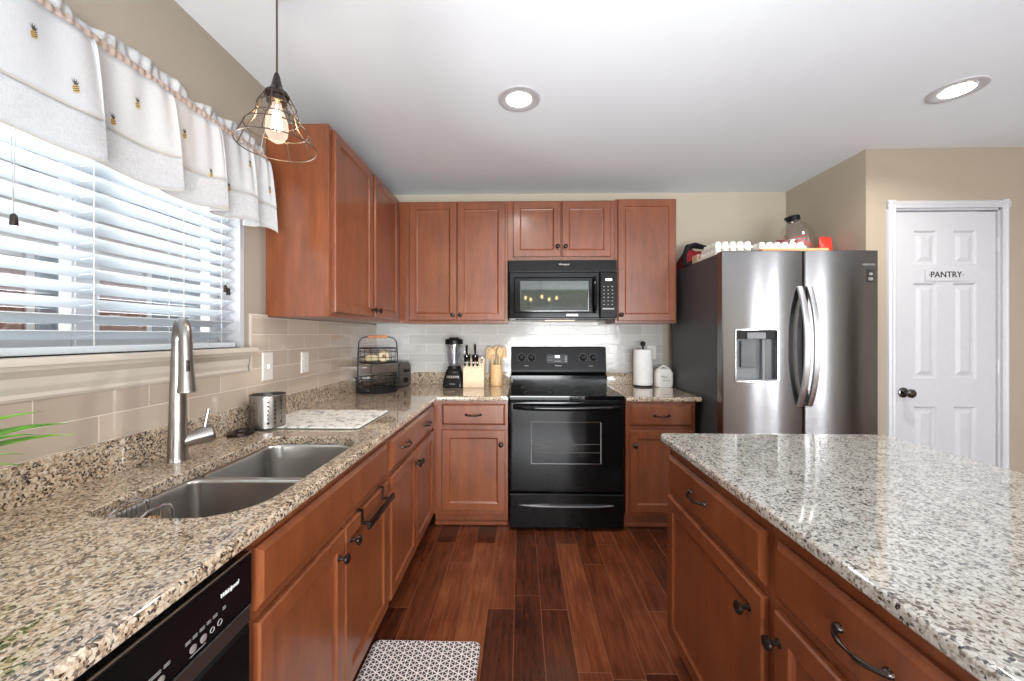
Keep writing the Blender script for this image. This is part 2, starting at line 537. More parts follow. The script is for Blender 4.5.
def slab(poly, z0, z1, holes=()):
    """polished stone slab with an eased edge; holes are CCW point rings"""
    mb = MB(); bm = mb.bm
    def ring(ps, z): return [Vector((p.x, p.y, z)) for p in ps]
    prof = [(0.005, z0), (0.0015, z0 + 0.003), (0, z0 + 0.007), (0, z1 - 0.010), (0.0015, z1 - 0.005), (0.005, z1 - 0.0015), (0.011, z1)]
    rs = [ring(inset_poly(poly, i), z) for i, z in prof]
    mb.loft(rs, True, False, False)
    tops = [rs[-1]]; bots = [rs[0]]
    for h in holes:
        hr = [(0, z0), (0, z1 - 0.005), (-0.0012, z1 - 0.0015), (-0.004, z1)]
        hs = [ring(inset_poly(h, i), z) for i, z in hr]
        mb.loft(hs, True, False, False); tops.append(hs[-1]); bots.append(hs[0])
    for loops in (tops, bots):
        es = []
        for lp in loops:
            vs = [bm.verts.new(p) for p in lp]
            for i in range(len(vs)): es.append(bm.edges.new((vs[i], vs[(i + 1) % len(vs)])))
        bmesh.ops.triangle_fill(bm, use_beauty=True, use_dissolve=False, edges=es)
    bmesh.ops.remove_doubles(bm, verts=bm.verts[:], dist=1e-5)
    return mb


# ------------------------------------------------------------------ the room shell
XL, YB, ZC = -1.22, 3.225, 2.49
XA, YP = 2.19, 2.49           # alcove side wall, pantry wall
XR, YR = 5.0, -4.5
WY0, WY1, WZ0, WZ1 = 0.60, 1.655, 1.255, 2.15   # sink window opening
struct(obj('floor', MB().box(XL - .14, YR - .14, -0.06, XR + .14, YB + .14, 0), 'floor'))
struct(obj('ceiling', MB().box(XL - .14, YR - .14, ZC, XR + .14, YB + .14, ZC + .08), 'ceiling'))
b = MB()
b.box(XL - .14, YR, 0, XL, YB, WZ0); b.box(XL - .14, YR, WZ1, XL, YB, ZC)
b.box(XL - .14, YR, WZ0, XL, WY0, WZ1); b.box(XL - .14, WY1, WZ0, XL, YB, WZ1)
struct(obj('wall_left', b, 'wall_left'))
struct(obj('wall_back', MB().box(XL - .14, YB, 0, XA + .14, YB + .14, ZC), 'wall'))
struct(obj('wall_alcove', MB().box(XA, YP + .001, 0, XA + .14, YB, ZC), 'wall'))
DX0, DX1, DZ = 2.365, 3.018, 2.11     # pantry door opening
b = MB()
b.box(XA + .001, YP, 0, DX0, YP + .12, ZC); b.box(DX1, YP, 0, XR, YP + .12, ZC); b.box(DX0, YP, DZ, DX1, YP + .12, ZC)
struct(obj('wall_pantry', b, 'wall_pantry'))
# right wall with two tall windows, rear wall with wide glass doors
b = MB()
ys_ = [(YR, -4.0, 0), (-4.0, -3.56, 1), (-3.56, -2.87, 0), (-2.87, -2.43, 1), (-2.43, -1.3, 0), (-1.3, -.7, 2), (-.7, YP + .12, 0)]
for (a, c, k) in ys_:
    if k == 0: b.box(XR, a, 0, XR + .14, c, ZC)
    elif k == 1: b.box(XR, a, 0, XR + .14, c, .3); b.box(XR, a, 2.2, XR + .14, c, ZC)
    else: b.box(XR, a, 2.08, XR + .14, c, ZC)
struct(obj('wall_right', b, 'wall'))
b = MB().box(XR + .14, -1.34, 0, XR + 2.2, -1.3, ZC); b.box(XR + .14, -.7, 0, XR + 2.2, -.66, ZC); b.box(XR + 2.2, -1.34, 0, XR + 2.24, -.66, ZC); b.box(XR + .1, -1.34, 2.1, XR + 2.24, -.66, 2.14); b.box(XR + .14, -1.34, -.06, XR + 2.24, -.66, 0)
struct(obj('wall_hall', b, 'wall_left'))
b = MB(); b.box(XL, YR - .14, 0, 0.2, YR, ZC); b.box(3.2, YR - .14, 0, XR, YR, ZC); b.box(0.2, YR - .14, 2.12, 3.2, YR, ZC)
struct(obj('wall_rear', b, 'wall'))
for i, (y0, y1) in enumerate(((-4.0, -3.56), (-2.87, -2.43))):
    w = struct(bpy.data.objects.new('window_%d' % (i + 2), None)); COL.objects.link(w); w.location = (XR + .07, (y0 + y1) / 2, .3)
    f = MB()
    for (a, c, d, e) in ((y0, y0 + .04, .3, 2.2), (y1 - .04, y1, .3, 2.2), (y0 + .04, y1 - .04, .3, .35), (y0 + .04, y1 - .04, 2.15, 2.2), (y0 + .04, y1 - .04, 1.23, 1.27)):
        f.box(XR + .04, a, d, XR + .10, c, e)
    obj('window_frame', f, 'white', w); obj('pane', MB().box(XR + .066, y0 + .03, .33, XR + .072, y1 - .03, 2.17), 'glass', w)
w = struct(bpy.data.objects.new('door_2', None)); COL.objects.link(w); w.location = (1.7, YR - .07, 0)
f = MB()
for x in (0.2, 1.67, 3.14): f.box(x, YR - .1, 0, x + .06, YR - .04, 2.12)
f.box(0.2, YR - .1, 0, 3.2, YR - .04, .08); f.box(.2, YR - .1, 2.05, 3.2, YR - .04, 2.12)
obj('door_frame', f, 'white', w); obj('pane', MB().box(.24, YR - .074, .06, 3.16, YR - .068, 2.07), 'glass', w)

# sink window: jamb liner, sash frame, glass
w1 = struct(bpy.data.objects.new('window_1', None)); COL.objects.link(w1); w1.location = (XL - .09, (WY0 + WY1) / 2, WZ0)
f = MB()
f.box(XL - .135, WY1 - .012, WZ0, XL + .004, WY1 + .012, WZ1); f.box(XL - .135, WY0 - .012, WZ0, XL + .004, WY0 + .012, WZ1); f.box(XL - .135, WY0, WZ1 - .012, XL + .004, WY1, WZ1 + .01)
obj('jamb_liner', f, 'white', w1)
f = MB(); ym = 1.13
for (a, c) in ((WY0 + .012, WY0 + .06), (ym - .035, ym + .035), (WY1 - .06, WY1 - .012)): f.box(XL - .13, a, WZ0, XL - .09, c, WZ1 - .012, .003)
for (a, c) in ((WZ0 + .0005, WZ0 + .05), (WZ1 - .06, WZ1 - .0125)):
    for (ya, yb) in ((WY0 + .061, ym - .036), (ym + .036, WY1 - .061)): f.box(XL - .129, ya, a, XL - .091, yb, c, .003)
obj('window_frame', f, 'white', w1)
obj('pane', MB().box(XL - .113, WY0 + .03, WZ0 + .02, XL - .109, WY1 - .03, WZ1 - .03), 'glass', w1)
# sill board with a moulded apron below
f = MB().box(XL - .09, WY0 - .05, WZ0 - .02, XL + .048, WY1 + .045, WZ0, .005)
sl = struct(obj('window_sill', f, 'sill'))
f = MB().prism([(0, 1.148), (.011, 1.148), (.014, 1.156), (.010, 1.166), (.013, 1.178), (.017, 1.186), (.017, 1.205), (.026, 1.216), (.036, 1.224), (.038, 1.2345), (0, 1.2345)],
               (XL, WY0 - .03, 0), (1, 0, 0), (0, 0, 1), (0, 1, 0), WY1 - WY0 + .055)
struct(obj('trim_1', f, 'sill'))

# tiled splashback
TZ = 1.395
b = MB().box(XL, -1.2, 1.0, XL + .008, WY0 - .05, TZ); b.box(XL, WY0 - .05, 1.0, XL + .008, WY1 + .045, 1.148); b.box(XL, WY1 + .045, 1.0, XL + .008, WY1 + .052, 1.148); b.box(XL, WY1 + .052, 1.0, XL + .008, YB, TZ)
struct(obj('wall_left_tile', b, 'tile_left'))
struct(obj('trim_2', MB().box(XL, WY1 + .045, 1.148, XL + .011, WY1 + .057, TZ + .012, .003).box(XL, WY1 + .057, TZ, XL + .011, 1.82, TZ + .012, .003), 'sill'))
struct(obj('wall_back_tile', MB().box(XL + .008, YB - .008, .99, 1.18, YB, 1.42), 'tile_back'))
struct(obj('baseboard_pantry', MB().box(DX1 + .062, YP - .014, 0, XR, YP, .09, .004), 'white'))

# pantry door: casing, six-panel leaf, knob, hinges
d1 = struct(bpy.data.objects.new('door_1', None)); COL.objects.link(d1); d1.location = ((DX0 + DX1) / 2, YP, 0)
CW = .05
f = MB()
prof = [(0, 0), (.006, .012), (.02, .018), (.034, .012), (.042, .016), (CW, .014), (CW, 0)]
f.prism([(DX0 + .0 - p[0] if False else DX0 - CW + p[0], -p[1]) for p in prof], (0, YP, 0), (1, 0, 0), (0, 1, 0), (0, 0, 1), DZ + CW)
f.prism([(DX1 + CW - p[0], -p[1]) for p in prof], (0, YP, 0), (1, 0, 0), (0, 1, 0), (0, 0, 1), DZ + CW)
f.prism([(DZ + CW - p[0], -p[1]) for p in prof], (DX0 - CW, YP, 0), (0, 0, 1), (0, 1, 0), (1, 0, 0), DX1 - DX0 + 2 * CW)
f.box(DX0, YP, 0, DX0 + .012, YP + .10, DZ); f.box(DX1 - .012, YP, 0, DX1, YP + .10, DZ); f.box(DX0, YP, DZ - .012, DX1, YP + .10, DZ)
obj('door_casing', f, 'white', d1)
lx0, lx1, lz0, lz1, ly = DX0 + .014, DX1 - .014, .01, DZ - .02, YP + .012
f = MB()
cols = [(lx0 + .118, lx0 + .262), (lx1 - .262, lx1 - .118)]
rows = [(.20, .80), (1.045, 1.635), (1.755, 1.965)]
rows = [(.19, .855), (1.035, 1.640), (1.757, 1.972)]
xs = [lx0, cols[0][0], cols[0][1], cols[1][0], cols[1][1], lx1]; zs = [lz0] + [v for r_ in rows for v in r_] + [lz1]
for i in range(5):
    for j in range(7):
        if i in (1, 3) and j in (1, 3, 5):
            f.panel((xs[i], ly, zs[j]), (1, 0, 0), (0, -1, 0), xs[i + 1] - xs[i], zs[j + 1] - zs[j], [(0, -.034), (0, 0), (.010, -.010), (.022, -.010), (.046, -.002)])
        else: f.box(xs[i], ly, zs[j], xs[i + 1], ly + .034, zs[j + 1])
bmesh.ops.remove_doubles(f.bm, verts=f.bm.verts[:], dist=1e-5)
leaf = obj('door_leaf', f, 'white', d1, recalc=False)
leaf.modifiers.clear(); leaf.data.shade_flat()
kx, kz = 2.43, .945
k = obj('door_knob', MB().lathe((kx, ly, kz), (0, -1, 0), [(.032, 0), (.032, .004), (.026, .009), (.012, .012), (.011, .03), (.02, .036), (.028, .048), (.027, .06), (.018, .068), (0, .070)]), plain('dark_nickel', (112, 110, 110), .12, 1.0), leaf)
for z in (1.88, 1.11, .30):
    h = MB().box(DX1 - .016, ly - .003, z - .045, DX1 + .004, ly + .001, z + .045, .001); h.lathe((DX1 - .008, ly - .008, z - .047), (0, 0, 1), [(.006, 0), (.006, .094), (.003, .098)], 10)
    obj('hinge', h, 'white', d1)
f = MB().box(2.408, ly - .004, kz - .012, 2.40, ly + .0, kz + .012)
obj('strike_plate', f, 'chrome', d1)

# pantry sign (stuck to the door)
sg = thing('pantry_sign', 'small white sign reading PANTRY on the upper part of the white door', 'sign', (2.69, ly - .004, 1.69))
obj('sign_board', MB().box(2.565, ly - .006, 1.653, 2.82, ly - .0005, 1.722, .001), 'white', sg)
tb = MB(); add_text(tb, 'PANTRY', .052, (2.692, ly - .0062, 1.691), (1, 0, 0), (0, -1, 0), bold=.0008)
for x in (2.588, 2.797): tb.box(x - .003, ly - .0068, 1.688, x + .003, ly - .006, 1.694)
obj('sign_lettering', tb, 'print_black', sg, recalc=False)

# ------------------------------------------------------------------ cabinets
DOOR = [(0, 0), (0, .013), (.004, .018), (.050, .018), (.055, .012), (.062, .009)]
DRAWER = [(0, 0), (0, .008), (.004, .010), (.014, .018)]
KNOB = [(.010, 0), (.010, .002), (.0055, .006), (.0055, .017), (.012, .021), (.0165, .026), (.016, .031), (.009, .0355), (0, .036)]


def knob(p, n, parent, mat='bronze'):
    return obj('knob', MB().lathe(p, n, KNOB, 16), mat, parent)


def pull(c, u, n, parent, L=.105, mat='bronze'):
    c, u, n = Vector(c), Vector(u), Vector(n); mb = MB()
    pts = []; rr = []
    for i in range(15):
        t = i / 14 * 2 - 1
        pts.append(c + u * (t * L / 2) + n * (.005 + .022 * (1 - abs(t) ** 3)) - Vector((0, 0, 1)) * (.004 * (1 - t * t)))
        rr.append(.0046 - .0016 * math.cos(t * math.pi * 2) * (1 - abs(t)) + .002 * max(0, abs(t) - .8) / .2)
    mb.tube(pts, rr, 8)
    for s in (-1, 1): mb.lathe(c + u * s * (L / 2 - .004), n, [(.009, 0), (.008, .006), (.005, .010)], 10)
    return obj('pull_handle', mb, mat, parent)


def cab(name, label, o, u, n, W, D, z0, z1, fronts, base=True, shoe=True, group=None, hollow=False):
    """o = left end of the face-frame plane at floor; u runs along the face, n points out of it.
    fronts: (kind, a, b, z0, z1, knobs) measured along u"""
    o, u, n = Vector(o), Vector(u), Vector(n)
    t = thing(name, label, 'cabinet', tuple(o + u * W / 2 - n * D / 2 + Vector((0, 0, 0 if base else z0))), group)
    def bx(mb, a, b_, d0, d1, c, d, bev=.0015):
        p = o + u * a - n * d0; q = o + u * b_ - n * d1
        return mb.box(min(p.x, q.x), min(p.y, q.y), c, max(p.x, q.x), max(p.y, q.y), d, bev, 1)
    mb = MB()
    if hollow:
        bx(mb, 0, .016, .019, D, z0, z1); bx(mb, W - .016, W, .019, D, z0, z1); bx(mb, .016, W - .016, .019, D, z0, z0 + .016); bx(mb, .016, W - .016, D - .012, D, z0 + .016, z1)
    else: bx(mb, 0, W, .019, D, z0, z1)
    obj('carcass', mb, 'wood', t)
    mb = MB(); bx(mb, 0, W, 0, .0188, z0, z1); obj('face_frame', mb, 'wood', t)
    if base:
        mb = MB(); bx(mb, 0, W, .065, .085, 0.0, z0)
        if shoe: bx(mb, 0, W, .048, .066, 0.0, .03, .006)
        obj('toe_kick', mb, 'wood', t)
    for (kind, a, b_, c, d, hs) in fronts:
        mb = MB().panel(o + u * a + Vector((0, 0, c)) + n * .0005, u, n, b_ - a, d - c, DOOR if kind == 'door' else DRAWER)
        fr = obj('door' if kind == 'door' else ('drawer' if kind == 'drawer' else 'false_drawer_front'), mb, 'wood', t, ang=20)
        for (q, z) in hs:
            p = o + u * q + Vector((0, 0, z)) + n * .0185
            if kind == 'door': knob(p, n, fr)
            else: pull(p, u, n, fr)
    return t


X, Y = (1, 0, 0), (0, 1, 0)
CZ = .868
FX = -.595      # left run face-frame plane
# left run (faces +X, u = +Y)
D0, D1, Z0_, Z1_ = .120, .672, .698, .838
cab('base_cabinet', 'long sink base cabinet with two doors and one plain wide front under the sink', (FX, .822, 0), Y, X, .868, .60, .10, CZ,
    [('false', .018, .848, Z0_, Z1_, []), ('door', .018, .430, D0, D1, [(.387, .60)]), ('door', .438, .848, D0, D1, [(.478, .612)])], hollow=True)
cab('base_cabinet', 'base cabinet with one wide two-pull drawer over two narrow doors, in the left corner', (FX, 1.692, 0), Y, X, .90, .60, .10, CZ,
    [('drawer', .020, .862, Z0_, Z1_, [(.22, .765), (.66, .765)]), ('door', .020, .436, D0, D1, [(.412, .60)]), ('door', .444, .862, D0, D1, [(.47, .60)])])
# back run (faces -Y, u = +X)
FY = 2.593
cab('base_cabinet', 'single-door base cabinet with a drawer, left of the black range', (-.592, FY, 0), X, (0, -1, 0), .507, .60, .10, CZ,
    [('drawer', .062, .490, Z0_ + .006, Z1_ + .008, [(.276, .775)]), ('door', .062, .490, D0 + .01, D1, [(.462, .58)])])
cab('base_cabinet', 'single-door base cabinet with a drawer, between the black range and the fridge', (.702, FY, 0), X, (0, -1, 0), .462, .60, .10, CZ,
    [('drawer', .026, .440, Z0_ + .006, Z1_ + .008, [(.235, .775)]), ('door', .026, .440, D0 + .01, D1, [(.055, .58)])])
# wall cabinets
UZ0, UZ1 = 1.398, 2.318
UX, UY = -.915, 2.898
t = cab('wall_cabinet', 'two-door wall cabinet on the left wall next to the window, its side panel catching light', (UX, 1.815, 0), Y, X, 1.083, .305, UZ0, UZ1,
        [('door', .032, .508, UZ0 + .022, UZ1 - .015, [(.488, 1.46)]), ('door', .545, 1.0, UZ0 + .022, UZ1 - .015, [(.566, 1.46)])], base=False)
cab('wall_cabinet', 'tall two-door wall cabinet above the blender, left of the microwave', (UX + .001, UY, 0), X, (0, -1, 0), .817, .326, UZ0, UZ1,
    [('door', .076, .435, UZ0 + .022, UZ1 - .015, [(.408, 1.46)]), ('door', .439, .800, UZ0 + .022, UZ1 - .015, [(.466, 1.46)])], base=False)
cab('wall_cabinet', 'short two-door wall cabinet directly above the microwave', (-.096, UY, 0), X, (0, -1, 0), .802, .326, 1.866, UZ1,
    [('door', .040, .396, 1.893, UZ1 - .010, [(.372, 1.968)]), ('door', .406, .768, 1.893, UZ1 - .010, [(.430, 1.968)])], base=False)
cab('wall_cabinet', 'single-door wall cabinet between the microwave and the fridge', (.707, UY, 0), X, (0, -1, 0), .455, .326, UZ0, UZ1 + .008,
    [('door', .018, .446, UZ0 + .016, UZ1, [(.038, 1.46)])], base=False)
# island (faces -X); u runs towards the camera
IX = .613
cab('island_cabinet', 'far island cabinet with one drawer over one door, nearest the range', (IX, 1.595, 0), (0, -1, 0), (-1, 0, 0), .65, .80, .10, CZ,
    [('drawer', .020, .632, .690, .828, [(.29, .765)]), ('door', .020, .632, .112, .664, [(.578, .60)])], shoe=False)
cab('island_cabinet', 'island cabinet nearer the viewer, with a long curved pull on its wide drawer', (IX, .944, 0), (0, -1, 0), (-1, 0, 0), .55, .80, .10, CZ,
    [('drawer', .024, .532, .690, .828, [(.262, .765)]), ('door', .024, .532, .112, .664, [(.044, .60)])], shoe=False)

# towel bar hooked over a sink door
tb = thing('towel_bar', 'dark over-the-door towel bar hooked on the sink cabinet door', 'towel bar', (FX + .02, 1.50, .60))
m = MB()
for y in (1.385, 1.595):
    m = MB().box(FX + .0187, y - .008, .625, FX + .0217, y + .008, .676, .0005); m.box(FX + .002, y - .008, .6735, FX + .0217, y + .008, .6765, .0005)
    obj('hook_strap', m, 'bronze', tb)
m = MB()
for y in (1.385, 1.595): m.box(FX + .0205, y - .006, .625, FX + .052, y + .006, .633, .001)
m.box(FX + .046, 1.365, .614, FX + .058, 1.637, .636, .003)
obj('bar', m, 'bronze', tb)

# ------------------------------------------------------------------ countertops
CT = .90
SX0, SX1, SY0, SY1 = -1.005, -.625, .848, 1.535
poly = round_corners([(XL + .002, -.6), (-.565, -.6), (-.565, 2.563), (-.083, 2.563), (-.083, YB - .002), (XL + .002, YB - .002)], [0, 0, .012, 0, 0, 0])
hole = rrect(SX0, SY0, SX1, SY1, .06, 0, 8, (.13, .13, .05, .05))
ct = thing('countertop', 'long L-shaped speckled tan granite countertop along the window wall', 'countertop', (-.9, 1.2, CT))
obj('stone_slab', slab(poly, CT - .031, CT, [hole]), 'granite', ct)
m = MB().box(XL + .001, -.6, CT - .001, XL + .022, YB - .002, CT + .10, .002, 1); m.box(XL + .022, YB - .022, CT - .001, -.083, YB - .002, CT + .10, .002, 1)
obj('upstand', m, 'granite', ct)
ct = thing('countertop', 'short granite countertop under the paper towels, between range and fridge', 'countertop', (.94, 2.9, CT))
obj('stone_slab', slab(round_corners([(.700, 2.563), (1.198, 2.563), (1.198, YB - .002), (.700, YB - .002)], [0, .01, 0, 0]), CT - .031, CT), 'granite', ct)
obj('upstand', MB().box(.700, YB - .022, CT - .001, 1.198, YB - .002, CT + .10, .002, 1), 'granite', ct)
it = slab(round_corners([(.580, -.6), (1.50, -.6), (1.50, 1.632), (.580, 1.632)], [0, 0, .03, .03]), CT - .031, CT)
tag(obj('countertop', it, 'granite_pale'), 'pale speckled granite island countertop in front of the fridge', 'countertop')

# ------------------------------------------------------------------ sink, faucet and things by it
sk = thing('kitchen_sink', 'double-bowl stainless steel undermount sink below the window', 'sink', (-.815, 1.19, .68))
YD0, YD1 = 1.158, 1.178
def bowl(y0, y1, rs):
    zt = CT - .032; rings = []
    for i, z in ((0, zt), (.002, zt - .01), (.006, zt - .16), (.018, zt - .19), (.045, zt - .2)):
        rings.append(rrect(SX0 + .004 + i, y0 + i, SX1 - .004 - i, y1 - i, 0, z, 8, tuple(max(.02, r - i) for r in rs)))
    return MB().loft(rings, True, False, True)
for (y0, y1, rs) in ((SY0 + .002, YD0, (.125, .03, .03, .05)), (YD1, SY1 - .002, (.03, .125, .05, .03))):
    bo = obj('bowl', bowl(y0, y1, rs), 'steel_sink', sk); solid(bo, .0015, 1)
    obj('drain', MB().lathe((-.84, (y0 + y1) / 2, CT - .2315), (0, 0, 1), [(.045, 0), (.045, .003), (.035, .001), (.0, .001)], 24), 'chrome', bo)
m = MB(); m.box(SX0 + .002, YD0 - .0005, CT - .06, SX1 - .002, YD1 + .0005, CT - .033, .004); m.loft([rrect(SX0 - .02, SY0 - .02, SX1 + .02, SY1 + .02, .07, CT - .0345), rrect(SX0 - .02, SY0 - .02, SX1 + .02, SY1 + .02, .07, CT - .0318),
    rrect(SX0 + .004, SY0 + .002, SX1 - .004, SY1 - .002, .05, CT - .0318, 8, (.125, .125, .05, .05)), rrect(SX0 + .004, SY0 + .002, SX1 - .004, SY1 - .002, .05, CT - .0345, 8, (.125, .125, .05, .05))], True, False, False)
obj('rim', m, 'steel_sink', sk)

fa = thing('faucet', 'tall brushed nickel pull-down faucet behind the sink', 'faucet', (-1.118, 1.232, CT))
bx_, by_ = -1.118, 1.232
sd = Vector((.80, -.60, 0)).normalized()
m = MB().lathe((bx_, by_, CT), (0, 0, 1), [(.029, 0), (.029, .004), (.0275, .012), (.0265, .05), (.0225, .20), (.0185, .33), (.0160, .39)], 24)
obj('faucet_body', m, 'nickel', fa)
RA = .048; pts = []; top = Vector((bx_, by_, CT + .39))
for i in range(0, 21):
    a = math.pi * i / 20; pts.append(top + sd * (RA - RA * math.cos(a)) + Vector((0, 0, 1)) * (RA * 1.25 * math.sin(a)))
pts = [top - Vector((0, 0, .02))] + pts
obj('spout', MB().tube(pts, .0162, 16), 'nickel', fa)
e = top + sd * 2 * RA
hd = obj('spray_head', MB().lathe(e + Vector((0, 0, .002)), (sd.x * .10, sd.y * .10, -1), [(.0165, 0), (.0175, .01), (.018, .06), (.0195, .10), (.0245, .155), (.0245, .160), (.019, .161), (0, .161)], 20), 'nickel', fa)
q = e - Vector((0, 0, .095)) + sd * .026
m = MB().box(-.005, -.0025, -.038, .005, .0025, .038, .002); bmesh.ops.transform(m.bm, matrix=Matrix.Translation(q) @ Matrix.Rotation(math.atan2(sd.y, sd.x) + R(90), 4, 'Z'), verts=m.bm.verts[:])
obj('spray_button', m, 'bronze', hd)
hx = Vector((.62, .75, .18)).normalized(); c0 = Vector((bx_, by_, CT + .058))
m = MB().lathe(c0 + hx * .012, hx, [(.022, 0), (.0235, .03), (.028, .045), (.029, .078), (.025, .084), (0, .084)], 20)
hb = obj('handle_hub', m, 'nickel', fa)
lv = c0 + hx * .070
obj('lever', MB().tube([lv + Vector((0, 0, .015)), lv + Vector((0, 0, .04)) + hx * .003, lv + Vector((0, 0, .085)) + hx * .012], [.0065, .0055, .0050], 10), 'nickel', fa)

m = MB().lathe((-1.148, 1.555, CT), (0, 0, 1), [(.040, 0), (.047, .003), (.047, .013), (.040, .016), (.022, .017), (.019, .024), (.006, .026), (0, .026)], 28)
tag(obj('sink_stopper', m, 'bronze'), 'flat round dark sink stopper lying on the granite beside the faucet', 'sink stopper')

wc = thing('sink_caddy', 'looped steel wire caddy inside the near sink bowl', 'caddy', (-.93, .99, .68))
m = MB()
def loop(y0, y1, x, zt, zb=.69):
    return [(x, y0, zb), (x, y0, zt - .03), (x + .001, y0 + .01, zt - .01), (x + .002, y0 + .03, zt), (x + .002, y1 - .03, zt), (x + .001, y1 - .01, zt - .01), (x, y1, zt - .03), (x, y1, zb)]
for x, ya, yb, zt in ((-.970, .875, .985, .893), (-.915, .895, .995, .878)): m.tube(loop(ya, yb, x, zt), .0028, 8)
obj('wire_loop', m, 'chrome', wc)
m = MB()
for i in range(8):
    y = .90 + i * .012; m.tube([(-.968, y, .885), (-.966, y, .70), (-.94, y, .692), (-.917, y, .70), (-.915, y, .872)], .0014, 6)
obj('wire_liner', m, 'chrome', wc)
m = MB().box(-.958, .905, .694, -.924, .975, .845, .01, 3)
tag(obj('sponge', m, 'orange'), 'small tan sponge sitting in the wire caddy in the sink', 'sponge')

# drying mat and cutlery cup
m = MB(); ang = R(2)
m.loft([rrect(-1.185, 1.655, -.705, 2.045, .02, CT + .0006), rrect(-1.187, 1.653, -.703, 2.047, .022, CT + .004), rrect(-1.184, 1.656, -.706, 2.044, .02, CT + .009)])
dm = obj('drying_mat', m, 'drying'); tag(dm, 'white marbled drying mat with a dark green edge, spread beside the sink', 'drying mat')
m = MB().loft([rrect(-1.1885, 1.6515, -.7015, 2.0485, .022, CT + .0005), rrect(-1.1885, 1.6515, -.7015, 2.0485, .022, CT + .0045), rrect(-1.186, 1.654, -.704, 2.046, .022, CT + .0045), rrect(-1.186, 1.654, -.704, 2.046, .022, CT + .0005)], True, False, False)
obj('edge_binding', m, plain('dark_green_binding', (64, 84, 78), .7), dm)
cu = thing('utensil_caddy', 'perforated stainless steel cutlery cup on the drying mat', 'cutlery cup', (-1.118, 1.680, CT + .009))
cx, cy, cz = -1.118, 1.680, CT + .0095
m = MB(); NS, r0, HH = 48, .069, .138
hole_ok = lambda i, j: i % 3 == 1 and i % 12 != 1 and j in (2, 4, 6, 8, 10, 12)
zl = [0, .012, .018, .026, .036, .044, .054, .062, .072, .080, .090, .098, .108, .116, HH]
for q in (0, .0016):
    vs = [[m.bm.verts.new((cx + (r0 - q) * math.cos(2 * math.pi * i / NS), cy + (r0 - q) * math.sin(2 * math.pi * i / NS), cz + z)) for j, z in enumerate(zl)] for i in range(NS)]
    for i in range(NS):
        for j in range(len(zl) - 1):
            if not hole_ok(i, j): m.face((vs[i][j], vs[(i + 1) % NS][j], vs[(i + 1) % NS][j + 1], vs[i][j + 1]))
cw_ = obj('cup_wall', m, 'nickel', cu, recalc=False)
cw_.modifiers.clear()
obj('cup_base', MB().lathe((cx, cy, cz), (0, 0, 1), [(r0 - .002, 0), (r0 - .002, .002), (0, .002)], 40), 'nickel', cu)
obj('rim', MB().tube([(cx + r0 * math.cos(2 * math.pi * i / 40), cy + r0 * math.sin(2 * math.pi * i / 40), cz + HH) for i in range(40)], .003, 8, True), 'nickel', cu)

# outlets
def outlet(name, label, o, u, n, w, h, toggle=False):
    o, u, n = Vector(o), Vector(u), Vector(n); t = thing(name, label, 'outlet' if not toggle else 'switch', tuple(o))
    obj('cover_plate', MB().panel(o - u * w / 2 - Vector((0, 0, h / 2)), u, n, w, h, [(0, 0), (0, .003), (.004, .006)]), 'plate', t)
    if toggle:
        obj('toggle', MB().panel(o - u * .006 - Vector((0, 0, .012)) + n * .006, u, n, .012, .024, [(0, 0), (.001, .004), (.003, .008)]), 'plate', t)
    else:
        for dz in (.021, -.021):
            s = obj('socket', MB().lathe(o + Vector((0, 0, dz)) + n * .0058, n, [(.0165, 0), (.0165, .0015), (0, .0015)], 20), 'plate', t)
            k = MB()
            for du in (-.006, .006): k.panel(o + u * (du - .001) + Vector((0, 0, dz - .003)) + n * .0073, u, n, .002, .008, [(0, 0), (0, .0003)])
            obj('slot', k, 'print_black', s)
outlet('wall_switch', 'taller white wall plate on the tile right beside the window', (XL + .008, 1.815, 1.16), Y, X, .075, .135, True)
outlet('wall_outlet', 'white outlet on the left tile between the window and the wire basket', (XL + .008, 2.134, 1.157), Y, X, .072, .118)
outlet('wall_outlet', 'white outlet on the back tile half hidden by the paper towels', (1.085, YB - .008, 1.165), X, (0, -1, 0), .075, .118)

# ------------------------------------------------------------------ plant by the camera, leaves reaching into view
pp = thing('potted_plant', 'green plant with long pale-edged blade leaves by the sink wall', 'plant', (-1.03, .52, CT))
m = MB().lathe((-1.03, .52, CT), (0, 0, 1), [(.055, 0), (.060, .004), (.078, .12), (.082, .125), (.082, .14), (.075, .14), (.072, .12), (.0, .12)], 28)
obj('pot', m, 'pot', pp); obj('soil', MB().lathe((-1.03, .52, CT + .115), (0, 0, 1), [(.068, 0), (.066, .008), (0, .011)], 20), 'soil', pp)
tips = [(-.985, .815, 1.118, .016), (-1.03, .80, 1.098, .012), (-1.02, .862, 1.082, .012), (-1.06, .80, 1.055, .008), (-1.05, .79, 1.035, .007), (-1.00, .785, 1.15, .010), (-.90, .62, 1.20, .014), (-1.12, .66, 1.22, .014), (-1.1, .42, 1.18, .014), (-.96, .40, 1.2, .013), (-1.05, .35, 1.1, .012), (-.90, .5, 1.12, .012), (-1.17, .52, 1.15, .010), (-1.0, .72, 1.20, .012)]
